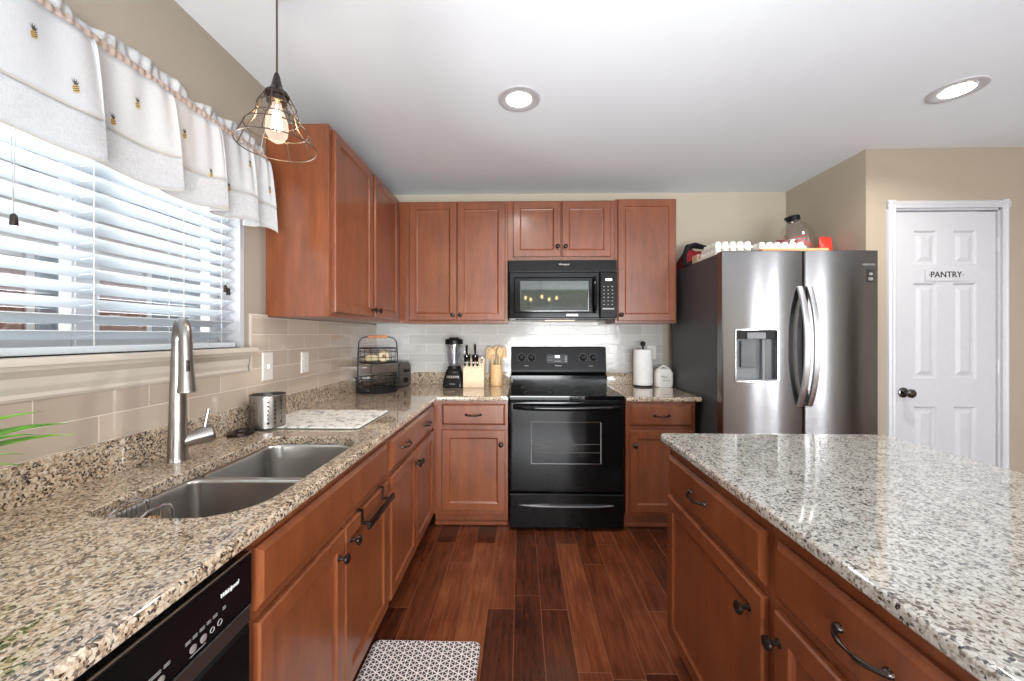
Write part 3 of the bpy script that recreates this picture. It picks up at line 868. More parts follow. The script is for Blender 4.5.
for (tx, ty, tz, wd) in tips:
    s = Vector((-1.03 + random.uniform(-.02, .02), .52 + random.uniform(-.02, .02), CT + .118)); e = Vector((tx, ty, tz))
    mid = (s + e) / 2 + Vector((0, 0, .07))
    d = (e - s); side = Vector((d.y, -d.x, 0)).normalized(); m = MB()
    def lf(u_, v_):
        p = s * (1 - u_) ** 2 + mid * 2 * u_ * (1 - u_) + e * u_ ** 2
        w = wd * 1.5 * (math.sin(math.pi * min(1, u_ * .92 + .10)) ** .7) * (1 if u_ < 1 else .05)
        return p + side * (v_ - .5) * 2 * w + Vector((0, 0, abs(v_ - .5) * w * .8))
    m.grid(lf, 14, 2); solid(obj('leaf', m, 'leaf', pp), .0008)

# ------------------------------------------------------------------ window dressing
bl = thing('window_blind', 'white horizontal slat blind hanging in the sink window', 'blind', (XL - .02, 1.12, WZ0))
m = MB(); zs_ = []; z = 1.310
SY_0, SY_1 = WY0 + .022, WY1 - .030
tl = R(27)
while z < 2.075:
    c = Vector((XL - .028, 0, z)); dx, dz = .0255 * math.cos(tl), .0255 * math.sin(tl)
    nx, nz = -math.sin(tl) * .0014, math.cos(tl) * .0014
    prof = []
    for (s, k) in ((-1, 0), (-.5, .0022), (0, .003), (.5, .0022), (1, 0)): prof.append((c.x + s * dx - math.sin(tl) * k, c.z + s * dz + math.cos(tl) * k))
    ring = [(p[0] + nx, p[1] + nz) for p in prof] + [(p[0] - nx, p[1] - nz) for p in prof[::-1]]
    m.loft([[(x, y, zz) for x, zz in ring] for y in (SY_0, SY_1)])
    zs_.append(z); z += .0445
sl_ = obj('slats', m, 'blind', bl); sl_['kind'] = 'stuff'
obj('headrail', MB().box(XL - .055, SY_0, 2.085, XL - .002, SY_1, 2.135, .003), 'blind', bl)
obj('bottom_rail', MB().box(XL - .053, SY_0, 1.2585, XL - .003, SY_1, 1.279, .004), 'blind', bl)
m = MB()
for y in (.74, 1.075, 1.37, 1.545):
    for x in (XL - .0555, XL - .0005): m.tube([(x, y, 1.279), (x, y, 2.09)], .0009, 5)
    for zz in zs_: m.tube([(XL - .0555, y, zz - .0075), (XL - .0005, y, zz - .001)], .0006, 4)
obj('ladder_cord', m, 'print_white', bl)
for (ya, yb, zt, tas) in ((.892, .892, 1.60, ((.893, 1.60),)), (1.555, 1.57, 1.51, ((1.553, 1.515), (1.568, 1.505)))):
    m = MB()
    for k, y in ((-.004, ya), (.004, yb)): m.tube([(XL + .010, y, zt), (XL + .008, (ya + yb) / 2 + k * 2.5, 2.09)], .0010, 5)
    pc = obj('pull_cord', m, 'print_grey', bl)
    for (y, zt) in tas: obj('cord_tassel', MB().lathe((XL + .010, y, zt), (0, 0, -1), [(.003, 0), (.006, .004), (.0078, .022), (.0078, .030), (0, .031)], 12), 'bronze', pc)

rod = thing('curtain_rod', 'white curtain rod across the top of the sink window', 'curtain rod', (XL + .07, 1.05, 2.10))
obj('rod', MB().tube([(XL + .075, .30, 2.10), (XL + .075, 1.700, 2.10)], .008, 10), 'sill', rod)
for y in (.32, 1.69): obj('bracket', MB().box(XL, y - .006, 2.09, XL + .083, y + .006, 2.11, .002), 'sill', rod)

va = thing('valance_curtain', 'white cotton valance with small pineapple motifs and a sheer lower band', 'curtain', (XL + .08, 1.05, 2.10))
ends = [.32, .62, .982, 1.214, 1.404, 1.575, 1.700]
raw = []
for k in range(len(ends) - 1):
    a, b_ = ends[k], ends[k + 1]; fb = .035 if k else 0.0
    raw += [(a - fb, .004), (a + (b_ - a) * .3, .012), (a + (b_ - a) * .7, .030), (b_ - .006, .050)]
    if k < len(ends) - 2: raw += [(b_ - .002, .044)]
def cr(P, t):
    n = len(P) - 1; x = min(max(t * n, 0), n - 1e-6); i = int(x); f = x - i
    p0, p1, p2, p3 = P[max(i - 1, 0)], P[i], P[i + 1], P[min(i + 2, n)]
    g = lambda k: .5 * ((2 * p1[k]) + (-p0[k] + p2[k]) * f + (2 * p0[k] - 5 * p1[k] + 4 * p2[k] - p3[k]) * f * f + (-p0[k] + 3 * p1[k] - 3 * p2[k] + p3[k]) * f ** 3)
    return g(0), g(1)
YM_ = [ends[0]]
for i in range(1, 1601): YM_.append(max(YM_[-1], cr(raw, i / 1600)[0]))
def vpt(s, z, ex=0.0):
    """point on the valance: s along, z height"""
    y, x = cr(raw, s); q_ = min(max(s, 0), .99999) * 1600; ylin = YM_[int(q_)] + (YM_[int(q_) + 1] - YM_[int(q_)]) * (q_ - int(q_))
    w = max(0, min(1, (2.085 - z) / .30)); w2 = w ** .6
    rip = math.sin(s * 190) * .0035 * (1 - w) + math.sin(s * 61 + z * 9) * .002
    return Vector((XL + .087 + x * (.25 + .75 * w2) + rip + ex, y * w2 + ylin * (1 - w2), z + .012 * math.sin(s * 41) * w))
NSG = 420
def vband(z0, z1, nv, ex=0.0, zf=None):
    m = MB(); m.grid(lambda u_, v_: vpt(u_, z0 + (z1 - z0) * v_, ex), NSG, nv); return m
solid(obj('main_panel', vband(2.086, 1.878, 10), 'cloth', va), .0012)
solid(obj('sheer_band', vband(1.881, 1.768, 6, -.001), 'sheer', va), .0006)
m = MB(); m.grid(lambda u_, v_: vpt(u_, 1.882 - .006 * v_, .0018), NSG, 1); m.grid(lambda u_, v_: vpt(u_, 1.773 - .006 * v_, .001), NSG, 1)
obj('hem_tape', m, 'hemtape', va)
m = MB()
def pk(u_, v_):
    a = 2 * math.pi * v_; y = ends[0] + (ends[-1] - ends[0]) * u_
    rr = .013 + .002 * math.sin(u_ * 420) + .0012 * math.sin(u_ * 170)
    return Vector((XL + .076 + rr * math.cos(a), y, 2.10 + (rr + .003) * math.sin(a)))
m.grid(pk, 420, 10); obj('rod_pocket', m, 'pocket', va)
m = MB()
def hd_(u_, v_):
    y = ends[0] + (ends[-1] - ends[0]) * u_
    h = .040 + .010 * math.sin(u_ * 23) + .006 * math.sin(u_ * 57 + 1)
    return Vector((XL + .070 + .010 * math.sin(u_ * 75) * v_ + .004 * math.sin(u_ * 260) * (1 - v_ * .5), y, 2.113 + h * v_))
m.grid(hd_, 420, 3); solid(obj('header_ruffle', m, 'sheer', va), .0006)
# embroidered pineapples, set on the cloth
def find_s(y, z):
    best = None
    for i in range(1200):
        p = vpt(i / 1200, z)
        if best is None or abs(p.y - y) < best[0] - .0004 or (abs(p.y - y) < .004 and p.x > best[2]): best = (abs(p.y - y), i / 1200, p.x)
    return best[1]
for (yy, zz) in ((0.854, 1.999), (0.925, 1.925), (1.035, 1.900), (1.101, 1.985), (1.257, 1.979), (1.349, 1.884), (1.454, 1.878), (1.548, 2.000), (1.667, 1.938), (.47, 1.99)):
    s0 = find_s(yy, zz); mb = MB(); mt = MB()
    sc = 1 / (vpt(min(1, s0 + .002), zz) - vpt(max(0, s0 - .002), zz)).length * .004
    P = lambda a, c: vpt(min(1, max(0, s0 + a * sc)), zz + c, .0022)
    n = 14
    mb.face([mb.bm.verts.new(P(.0068 * math.cos(2 * math.pi * i / n), .0095 * math.sin(2 * math.pi * i / n))) for i in range(n)])
    for (da, dc) in ((-.008, .022), (-.003, .026), (.003, .026), (.008, .021)):
        mt.face([mt.bm.verts.new(P(a, c)) for a, c in ((-.0025, .008), (.0025, .008), (da, dc))])
    for k in (-.4, .1, .6):
        mt.face([mt.bm.verts.new(P(a, c) + Vector((.0006, 0, 0))) for a, c in ((-.0062, .0095 * k - .004), (-.0055, .0095 * k - .005), (.0062, .0095 * k + .002), (.0055, .0095 * k + .0035))])
    pn = obj('pineapple_motif', mb, 'pine', va, recalc=False); obj('motif_crown', mt, 'pine_dark', pn, recalc=False)

# ------------------------------------------------------------------ pendant and ceiling lights
px_, py_ = -.80, 1.247
pl = thing('pendant_lamp', 'wire-cage pendant lamp with a glowing filament bulb above the sink', 'lamp', (px_, py_, ZC))
obj('ceiling_canopy', MB().lathe((px_, py_, ZC), (0, 0, -1), [(.06, 0), (.06, .012), (.045, .022), (.01, .03), (0, .03)], 24), 'bronze', pl)
obj('lamp_cord', MB().tube([(px_, py_, ZC - .02), (px_, py_, 2.165)], .0030, 8), 'iron', pl)
obj('lamp_socket', MB().lathe((px_, py_, 2.170), (0, 0, -1), [(.005, 0), (.009, .01), (.017, .045), (.024, .058), (.033, .064), (.036, .070), (.036, .078), (.030, .082), (.030, .098), (.018, .100), (0, .10)], 20), 'bronze', pl)
rings = [(2.088, .040), (2.058, .056), (2.018, .066), (1.985, .092), (1.930, .117)]
m = MB()
for z, r in rings[1:]: m.tube([(px_ + r * math.cos(2 * math.pi * i / 48), py_ + r * math.sin(2 * math.pi * i / 48), z) for i in range(48)], .0021 if r < .12 else .0026, 6, True)
for k in range(8):
    a = 2 * math.pi * (k + .3) / 8
    m.tube([(px_ + r * math.cos(a), py_ + r * math.sin(a), z) for z, r in [(2.100, .034)] + rings], .0019, 6)
obj('wire_cage', m, 'iron', pl)
bb = obj('light_bulb', MB().lathe((px_, py_, 2.074), (0, 0, -1), [(.013, 0), (.014, .012), (.022, .035), (.031, .060), (.034, .085), (.031, .108), (.020, .126), (.008, .133), (0, .134)], 24), 'bulb_glass', pl)
m = MB()
for k in range(8):
    a = 2 * math.pi * k / 8; m.tube([(px_ + .010 * math.cos(a), py_ + .010 * math.sin(a), 2.045), (px_ + .016 * math.cos(a + .2), py_ + .016 * math.sin(a + .2), 1.985)], .0022, 5)
m.tube([(px_, py_, 2.066), (px_, py_, 1.99)], .003, 6)
obj('filament', m, 'bulb_glow', bb)
pt = bpy.data.lights.new('pendant_glow', 'POINT'); pt.energy = 4; pt.color = (1, .78, .52); pt.shadow_soft_size = .02
po = bpy.data.objects.new('pendant_glow', pt); COL.objects.link(po); po.location = (px_, py_, 2.01); po.parent = None

for (x, y, lb) in ((-.008, 1.925, 'round recessed ceiling light straight above the aisle'), (2.10, 1.90, 'round recessed ceiling light near the pantry door')):
    t = thing('recessed_light', lb, 'ceiling light', (x, y, ZC), 'recessed ceiling lights')
    obj('trim_ring', MB().lathe((x, y, ZC), (0, 0, -1), [(.105, 0), (.104, .004), (.095, .007), (.070, .004), (.060, -.004), (.060, -.01), (.0, -.01)], 40), 'white', t)
    obj('lens', MB().lathe((x, y, ZC - .0035), (0, 0, -1), [(.062, 0), (.060, .0015), (0, .0018)], 32), 'lens', t)
    area('recessed_light_beam', (x, y, ZC - .012), (0, 0, 0), .12, .12, 9, (1, .95, .88), 150, 'DISK')

# ------------------------------------------------------------------ range
rx0, rx1, ryf, ryb = -.076, .690, 2.565, 3.215
rg = thing('range_stove', 'black freestanding electric range below the microwave', 'stove', ((rx0 + rx1) / 2, 2.9, 0))
m = MB().box(rx0 + .004, ryf + .035, .03, rx1 - .004, ryb, .882, .003)
m.box(rx0 + .03, ryf + .06, .0, rx1 - .03, ryb - .02, .03)
obj('body', m, 'black', rg)
m = MB().box(rx0, ryf + .005, .875, rx1, ryb - .085, .905, .006, 3)
cook = obj('cooktop', m, 'blackglass', rg)
for (x, y, r) in ((.12, 2.72, .095), (.49, 2.72, .115), (.12, 2.98, .115), (.49, 2.98, .08)):
    obj('burner_ring', MB().loft([[Vector((x + q * math.cos(2 * math.pi * i / 48), y + q * math.sin(2 * math.pi * i / 48), .9054)) for i in range(48)] for q in (r, r - .004)], True, False, False), plain('burner_print', (60, 60, 62), .3), cook)
# backguard: lower recess and tilted control panel
m = MB().prism([(0, .90), (-.02, .905), (-.02, .985), (.03, 1.0), (.115, 1.0), (.115, .88), (0, .88)], (rx0 + .002, ryb - .115, 0), (0, 1, 0), (0, 0, 1), (1, 0, 0), rx1 - rx0 - .004)
obj('backguard_riser', m, 'black', rg)
cp0, cp1 = (rx0 - .002, rx1 + .002)
ang = R(12)
m = MB().prism([(-.012, 1.000), (-.026, 1.010), (-.028, 1.030), (-.004, 1.205), (.004, 1.213), (.045, 1.213), (.045, 1.0)], (cp0, ryb - .065, 0), (0, 1, 0), (0, 0, 1), (1, 0, 0), cp1 - cp0)
cp = obj('control_panel', m, 'black_soft', rg)
pn = Vector((0, -.9907, .136)); pu = Vector((.0, .136, .9907)); base = Vector((0, ryb - .065 - .028, 1.03))
def cpt(x, h, d=.0006): return Vector((x, 0, 0)) + Vector((0, base.y, base.z)) + pu * h + pn * d
def cquad(mb, x0, x1, h0, h1, d=.0008):
    mb.face([mb.bm.verts.new(cpt(*a, d)) for a in ((x0, h0), (x1, h0), (x1, h1), (x0, h1))])
for x in (-.001, .080, .498, .580):
    ki = MB().lathe(cpt(x + .01, .098), pn, [(.026, 0), (.026, .004), (.021, .007), (.019, .022), (.017, .025), (0, .025)], 24)
    ki.box(-.0045, -.019, .022, .0045, .019, .033, .002, 1, face_mat(cpt(x + .01, .098), (1, 0, 0), pn))
    kn = obj('control_knob', ki, 'black', cp)
    mk = MB()
    for i in range(9):
        a = R(-130 + 32.5 * i + 90); c = cpt(x + .01, .098)
        p = c + Vector((1, 0, 0)) * .033 * math.cos(a) + pu * .033 * math.sin(a)
        mk.box(-.0022, -.0022, 0, .0022, .0022, .0006, 0, 1, face_mat(p, (1, 0, 0), pn))
    obj('dial_marks', mk, 'print_grey', kn)
m = MB(); cquad(m, .212, .385, .052, .122); obj('keypad', m, 'blackglass', cp, recalc=False)
m = MB(); cquad(m, .280, .318, .095, .115, .0014); obj('clock_display', m, 'display', cp, recalc=False)
m = MB()
for i in range(3):
    for j in range(2): cquad(m, .222 + .014 * i, .232 + .014 * i, .075 + .022 * j, .080 + .022 * j, .0014)
cquad(m, .275, .325, .066, .071, .0014)
for j in range(4): cquad(m, .360, .375, .064 + j * .013, .071 + j * .013, .0014)
obj('keypad_print', m, 'print_grey', cp, recalc=False)
lettering('logo', 'Whirlpool', .0135, cpt(.304, .032, .0008), (1, 0, 0), pn, 'print_white', cp, shear=.25)
m = MB()
for x in (.03, .55): cquad(m, x, x + .035, .028, .032, .001)
obj('panel_print', m, 'print_grey', cp, recalc=False)
# oven door
m = MB()
od0, od1 = .262, .868
m.panel((rx0 + .003, ryf + .034, od0), X, (0, -1, 0), rx1 - rx0 - .006, od1 - od0, [(0, 0), (0, .026), (.006, .034), (.020, .036)])
dr = obj('oven_door', m, 'black', rg, ang=25)
m = MB().panel((.070, ryf - .0015, .452), X, (0, -1, 0), .466, .283, [(0, 0), (0, .0012), (.004, .0012), (.006, .0004)])
obj('oven_window', m, 'ovenglass', dr)
m = MB().box(.530, ryf - .004, .457, .534, ryf - .0022, .729)
obj('window_bezel', m, 'print_grey', dr)
m = MB()
for z in (.582, .527): m.box(.078, ryf - .0029, z, .524, ryf - .0025, z + .004)
obj('oven_rack', m, plain('rack_grey', (66, 56, 50), .4, .4), dr)
m = MB(); pts = []
for i in range(25):
    t = i / 24 * 2 - 1; pts.append((.307 + t * .352, ryf - .010 - .045 * (1 - abs(t) ** 6), .835 - .004 * (1 - t * t)))
m.tube(pts, .017, 10, flat=.62)
obj('door_handle', m, 'black', dr)
m = MB().panel((rx0 + .003, ryf + .034, .022), X, (0, -1, 0), rx1 - rx0 - .006, .228, [(0, 0), (0, .024), (.006, .030)])
sd_ = obj('storage_drawer', m, 'black', rg, ang=25)
def dh(u_, v_):
    x = .307 + (u_ * 2 - 1) * .315; t = 1 - abs(u_ * 2 - 1) ** 4
    return Vector((x, ryf + .003 - .022 * t * math.sin(math.pi * v_), .172 + .030 * (v_ - .5) * (0.35 + .65 * t)))
m = MB().grid(dh, 24, 8)
obj('drawer_handle', m, plain('dark_steel_handle', (96, 96, 98), .25, .9), sd_)

# ------------------------------------------------------------------ microwave
mx0, mx1, my, mz0, mz1 = -.085, .702, 2.818, 1.422, 1.858
mw = thing('microwave', 'black over-the-range microwave under the short wall cabinet', 'microwave', ((mx0 + mx1) / 2, 3.0, mz0))
m = MB().box(mx0 + .002, my + .02, mz0 + .008, mx1 - .002, YB - .01, mz1, .003); obj('case', m, 'black', mw)
m = MB().box(mx0, my + .004, 1.776, mx1, my + .03, mz1, .004); vg = obj('vent_panel', m, 'black_soft', mw)
lettering('logo', 'Whirlpool', .0185, (.318, my + .0035, 1.826), X, (0, -1, 0), 'print_white', vg, shear=.25)
m = MB().panel((mx0, my + .03, mz0 + .012), X, (0, -1, 0), .660, 1.770 - mz0 - .012, [(0, 0), (0, .024), (.006, .030), (.038, .030), (.044, .022)])
md = obj('microwave_door', m, 'black', mw, ang=25)
m = MB().panel((mx0 + .083, my + .0078, 1.484), X, (0, -1, 0), .500, .222, [(0, 0), (0, .004), (.004, .005)])
obj('door_window', m, 'mwglass', md)
m = MB(); pts = [(mx0 + .624, my + .001 - .034 * (1 - abs(i / 14 * 2 - 1) ** 5), 1.475 + .255 * i / 14) for i in range(15)]
m.tube(pts, .011, 10); obj('door_handle', m, 'black', md)
m = MB().panel((mx0 + .664, my + .03, mz0 + .012), X, (0, -1, 0), mx1 - mx0 - .664, 1.770 - mz0 - .012, [(0, 0), (0, .024), (.006, .030)])
mp = obj('control_panel', m, 'black_soft', mw, ang=25)
def bar(mb, x0, x1, z0, z1, y=my - .0006): mb.box(x0, y, z0, x1, y + .001, z1)
m = MB(); bar(m, mx0 + .705, mx0 + .750, 1.705, 1.722); obj('clock_display', m, 'display', mp)
m = MB()
for i in range(3):
    for j in range(6): bar(m, mx0 + .688 + .030 * i, mx0 + .698 + .030 * i, 1.530 + .026 * j, 1.535 + .026 * j)
bar(m, mx0 + .682, mx0 + .766, 1.496, 1.506)
obj('keypad_print', m, 'print_grey', mp)
m = MB(); m.box(.335, my - .0008, 1.447, .42, my + .0008, 1.464); obj('model_sticker', m, 'print_white', md)
m = MB().box(mx0 + .05, 2.93, mz0 + .002, mx1 - .05, 3.1, mz0 + .010, .002); obj('underside_grille', m, 'black_soft', mw)
obj('cooktop_lamp', MB().box(.19, 2.96, mz0 + .0002, .42, 3.05, mz0 + .003), mat_emit('hood_lamp', (255, 222, 184), 1), mw)
area('hood_beam', (.305, 3.0, mz0 - .006), (R(-18), 0, 0), .22, .08, .16, (1, .78, .56), 160)

# ------------------------------------------------------------------ fridge
fx0, fx1, fyf, fyb, fz = 1.212, 2.130, 2.334, 3.125, 1.815
fr = thing('refrigerator', 'tall stainless steel side-by-side refrigerator with dark grey sides', 'refrigerator', ((fx0 + fx1) / 2, 2.75, 0))
m = MB().box(fx0 + .004, fyf + .075, .03, fx1 - .004, fyb, fz - .004, .004); m.box(fx0 + .04, fyf + .1, 0, fx1 - .04, fyb - .05, .03)
obj('body', m, 'steel_dark', fr)
obj('base_grille', MB().box(fx0 + .01, fyf + .05, .012, fx1 - .01, fyf + .074, .08, .003), 'black_soft', fr)
XG = 1.692
HX0, HX1, HZ0, HZ1 = 1.281, 1.540, 1.028, 1.345
def fdoor(x0, x1, hole):
    z0, z1 = .085, fz; th = .066
    xs = sorted(set([x0, x0 + .006, x1 - .006, x1] + [x0 + (x1 - x0) * i / 12 for i in range(1, 12)] + ([HX0, HX1] if hole else [])))
    zs = sorted(set([z0, z0 + .006, z1 - .006, z1] + ([HZ0, HZ1] if hole else [])))
    m = MB(); vv = {}
    def P(x, z):
        t = (x - x0) / (x1 - x0); bul = .008 * (1 - (2 * t - 1) ** 2)
        ed = .006 if (x in (x0, x1) or z in (z0, z1)) else 0
        return Vector((x, fyf + ed - bul + .004, z))
    for x in xs:
        for z in zs: vv[x, z] = m.bm.verts.new(P(x, z))
    for a, b_ in zip(xs, xs[1:]):
        for c, d in zip(zs, zs[1:]):
            if hole and HX0 - 1e-6 <= a < HX1 - 1e-6 and HZ0 - 1e-6 <= c < HZ1 - 1e-6: continue
            m.face((vv[a, c], vv[b_, c], vv[b_, d], vv[a, d]))
    # rim back to the door rear
    rimv = [(x, z0) for x in xs] + [(x1, z) for z in zs[1:]] + [(x, z1) for x in xs[-2::-1]] + [(x0, z) for z in zs[-2:0:-1]]
    back = [m.bm.verts.new((x, fyf + th, z)) for x, z in rimv]
    for i in range(len(rimv)):
        j = (i + 1) % len(rimv); m.face((vv[rimv[i]], vv[rimv[j]], back[j], back[i]))
    if hole:
        hv = [(x, HZ0) for x in xs if HX0 <= x <= HX1] + [(HX1, HZ1)] + [(x, HZ1) for x in reversed(xs) if HX0 <= x < HX1]
        bk = [m.bm.verts.new((x, fyf + .055, z)) for x, z in hv]
        for i in range(len(hv)):
            j = (i + 1) % len(hv); m.face((vv[hv[i]], vv[hv[j]], bk[j], bk[i]))
        m.face(bk)
    m.face(back)
    return m
dl = obj('left_door', fdoor(fx0, XG - .004, True), 'steel', fr, ang=25)
dr = obj('right_door', fdoor(XG + .004, fx1, False), 'steel', fr, ang=25)
for o_ in (dl, dr): o_.name = 'freezer_door' if o_ is dl else 'fridge_door'
# dispenser in the freezer door
g_mid = plain('grey_plastic', (120, 122, 126), .35)
m = MB()
for (a, b_, c, d) in ((HX0, HX1, HZ0, HZ0 + .010), (HX0, HX1, HZ1 - .006, HZ1), (HX0, HX0 + .008, HZ0, HZ1), (HX1 - .008, HX1, HZ0, HZ1)): m.box(a, fyf - .007, c, b_, fyf + .03, d, .001, 1)
ds = obj('dispenser_surround', m, 'chrome', dl)
obj('control_strip', MB().box(HX0 + .008, fyf + .006, HZ1 - .060, HX1 - .008, fyf + .05, HZ1 - .006, .002), 'black_soft', ds)
obj('spout_housing', MB().box(HX0 + .075, fyf - .002, HZ1 - .058, HX0 + .185, fyf + .02, HZ1 - .020, .004), g_mid, ds)
obj('recess_liner', MB().box(HX0 + .008, fyf + .040, HZ0 + .008, HX1 - .008, fyf + .054, HZ1 - .058).box(HX0 + .172, fyf + .012, HZ0 + .010, HX0 + .186, fyf + .042, HZ1 - .060, .002), g_mid, ds)
obj('dispenser_paddle', MB().box(HX0 + .050, fyf + .020, HZ0 + .085, HX0 + .142, fyf + .036, HZ1 - .070, .004), plain('dark_paddle', (52, 54, 58), .25), ds)
obj('side_panel', MB().box(HX0 + .188, fyf + .024, HZ0 + .012, HX1 - .010, fyf + .040, HZ1 - .060, .002), plain('dark_panel', (58, 60, 64), .25), ds)
obj('drip_tray', MB().box(HX0 + .008, fyf - .004, HZ0 + .008, HX1 - .008, fyf + .04, HZ0 + .016, .001), g_mid, ds)
def fhandle(x, parent, lean):
    m = MB(); n = 24; z0, z1 = .885, 1.600; rs = []
    for i in range(n + 1):
        t = i / n * 2 - 1; z = (z0 + z1) / 2 + t * (z1 - z0) / 2
        y = fyf - .004 - .064 * (1 - abs(t) ** 2.4); wdt, th = .0155, .008
        rs.append([Vector((x - wdt, y + th, z)), Vector((x - wdt, y - th + .004, z)), Vector((x - wdt * .6, y - th, z)), Vector((x + wdt * .6, y - th, z)), Vector((x + wdt, y - th + .004, z)), Vector((x + wdt, y + th, z))])
    m.loft(rs)
    return obj('door_handle', m, mat_steel('handle_steel' , (206, 206, 208), .34), parent)
fhandle(XG - .030, dl, 0); fhandle(XG + .026, dr, 0)
bd = obj('badge', MB().box(2.058, fyf - .0022, 1.625, 2.098, fyf + .0, 1.70, .0005), 'print_black', dr)
lettering('badge_number', '10', .020, (2.078, fyf - .0026, 1.672), X, (0, -1, 0), 'print_white', bd)
m = MB()
for k in range(3): m.box(2.064, fyf - .0028, 1.636 + k * .006, 2.092, fyf - .0021, 1.639 + k * .006)
obj('badge_text', m, 'print_grey', bd)
m = MB(); add_text(m, 'SAMSUNG', .016, (2.068, fyf - .0012, 1.728), X, (0, -1, 0)); obj('logo', m, 'print_grey', dr, recalc=False)
m = MB(); add_text(m, 'SAMSUNG', .010, (1.478, fyf - .0046, 1.787), X, (0, -1, 0))
m = MB()
for x0 in (fx0 + .02, fx1 - .12): m.box(x0, fyf + .03, fz - .012, x0 + .10, fyf + .16, fz + .0, .002)
obj('hinge_cover', m, 'black_soft', fr)
obj('side_gasket', MB().box(fx0 + .003, fyf + .067, .09, fx1 - .003, fyf + .0745, fz - .01), 'brownplastic', fr)

# on top of the fridge
FT = fz - .004
bg = thing('fabric_bag', 'red and black fabric item heaped at the back corner on the fridge', 'bag', (1.30, 3.03, FT))
def drape(x0, x1, y0, y1, h, seed, m):
    rnd = random.Random(seed); ph = [rnd.uniform(0, 6) for _ in range(4)]
    def f(u_, v_):
        e = (1 - abs(u_ * 2 - 1) ** 3) * (1 - abs(v_ * 2 - 1) ** 3)
        return Vector((x0 + (x1 - x0) * u_, y0 + (y1 - y0) * v_, FT + .002 + h * e ** .5 * (.85 + .15 * math.sin(u_ * 7 + ph[0]) * math.cos(v_ * 6 + ph[1])) + .006 * math.sin(u_ * 19 + ph[2]) * e))
    m.grid(f, 16, 16)
    return m
obj('red_cloth', drape(1.222, 1.40, 2.90, 3.11, .18, 1, MB()), 'red', bg)
m = MB(); m.tube([(1.225, 2.90, FT + .01), (1.235, 2.93, FT + .10), (1.27, 2.96, FT + .165), (1.33, 2.98, FT + .185), (1.41, 2.97, FT + .165)], [.012, .016, .02, .018, .012], 10, flat=1.6)
obj('black_strap', m, 'blackcloth', bg)
obj('black_base', drape(1.214, 1.30, 2.78, 2.92, .04, 3, MB()), 'blackcloth', bg)
m = MB().box(1.222, 2.69, FT + .001, 1.292, 2.775, FT + .06, .012, 3); tag(obj('snack_box', m, 'tan'), 'small tan box beside the red cloth on the fridge edge', 'box')
def carton(x0, y0, nx, ny, z, label, p=.047, name='egg_carton'):
    t = thing(name, label, 'carton', (x0 + nx * p / 2, y0 + ny * p / 2, z), 'moulded cartons on the fridge')
    m = MB().box(x0, y0, z, x0 + nx * p, y0 + ny * p, z + .020, .004)
    obj('tray', m, 'pulp', t)
    m = MB()
    for i in range(nx):
        for j in range(ny): m.lathe((x0 + (i + .5) * p, y0 + (j + .5) * p, z + .019), (0, 0, 1), [(.021, 0), (.020, .016), (.016, .026), (.014, .027), (.009, .020), (0, .019)], 10)
    o = obj('cup_rows', m, 'pulp', t); o['kind'] = 'stuff'
    return t
carton(1.222, 2.44, 5, 5, FT + .001, 'white moulded carton at the left front edge of the fridge top')
carton(1.300, 2.70, 4, 4, FT + .001, 'white moulded carton between the left front one and the red cloth on the fridge', .045)
carton(1.236, 2.47, 5, 4, FT + .048, 'upper white moulded carton stacked on the left front one on the fridge')
carton(1.470, 2.40, 6, 5, FT + .026, 'wide white moulded carton lying on the orange tray on the fridge')
m = MB().box(1.462, 2.362, FT + .0005, 1.86, 2.66, FT + .024, .006); tag(obj('serving_tray', m, 'orange'), 'flat orange wooden tray under the wide white carton on the fridge', 'tray')
jg = thing('plastic_jug', 'big clear plastic jug with a black cap on top of the fridge', 'jug', (2.00, 2.80, FT))
mt = Matrix.Translation((2.00, 2.80, FT + .019)) @ Matrix.Rotation(R(-9), 4, 'Y')
m = MB().lathe((0, 0, 0), (0, 0, 1), [(.085, 0), (.106, .012), (.112, .04), (.112, .15), (.106, .20), (.085, .25), (.055, .280), (.036, .292), (.034, .305)], 32); bmesh.ops.transform(m.bm, matrix=mt, verts=m.bm.verts[:])
obj('jug_body', m, 'jug', jg)
m = MB().lathe((0, 0, .300), (0, 0, 1), [(.040, 0), (.042, .004), (.042, .03), (.036, .036), (0, .036)], 24); m.box(-.055, -.012, .31, .0, .012, .332, .004)
bmesh.ops.transform(m.bm, matrix=mt, verts=m.bm.verts[:]); obj('jug_cap', m, 'black_soft', jg)
m = MB(); rnd = random.Random(4)
for i in range(40):
    a, q = rnd.uniform(0, 6.28), rnd.uniform(0, .08); m.lathe((q * math.cos(a), q * math.sin(a), rnd.uniform(.02, .15)), (rnd.uniform(-1, 1), rnd.uniform(-1, 1), rnd.uniform(-1, 1)), [(.004, -.016), (.016, -.008), (.016, .008), (.004, .016)], 8)
bmesh.ops.transform(m.bm, matrix=mt, verts=m.bm.verts[:]); o = obj('red_contents', m, 'jugred', jg); o['kind'] = 'stuff'
m = MB()
for k in range(6): m.tube([(.1125 * math.cos(a), .1125 * math.sin(a), .06 + .022 * k) for a in [R(-150 + 8 * i + 3 * k) for i in range(6)]], .0022, 5)
bmesh.ops.transform(m.bm, matrix=mt, verts=m.bm.verts[:]); obj('jug_print', m, 'redbag', jg)
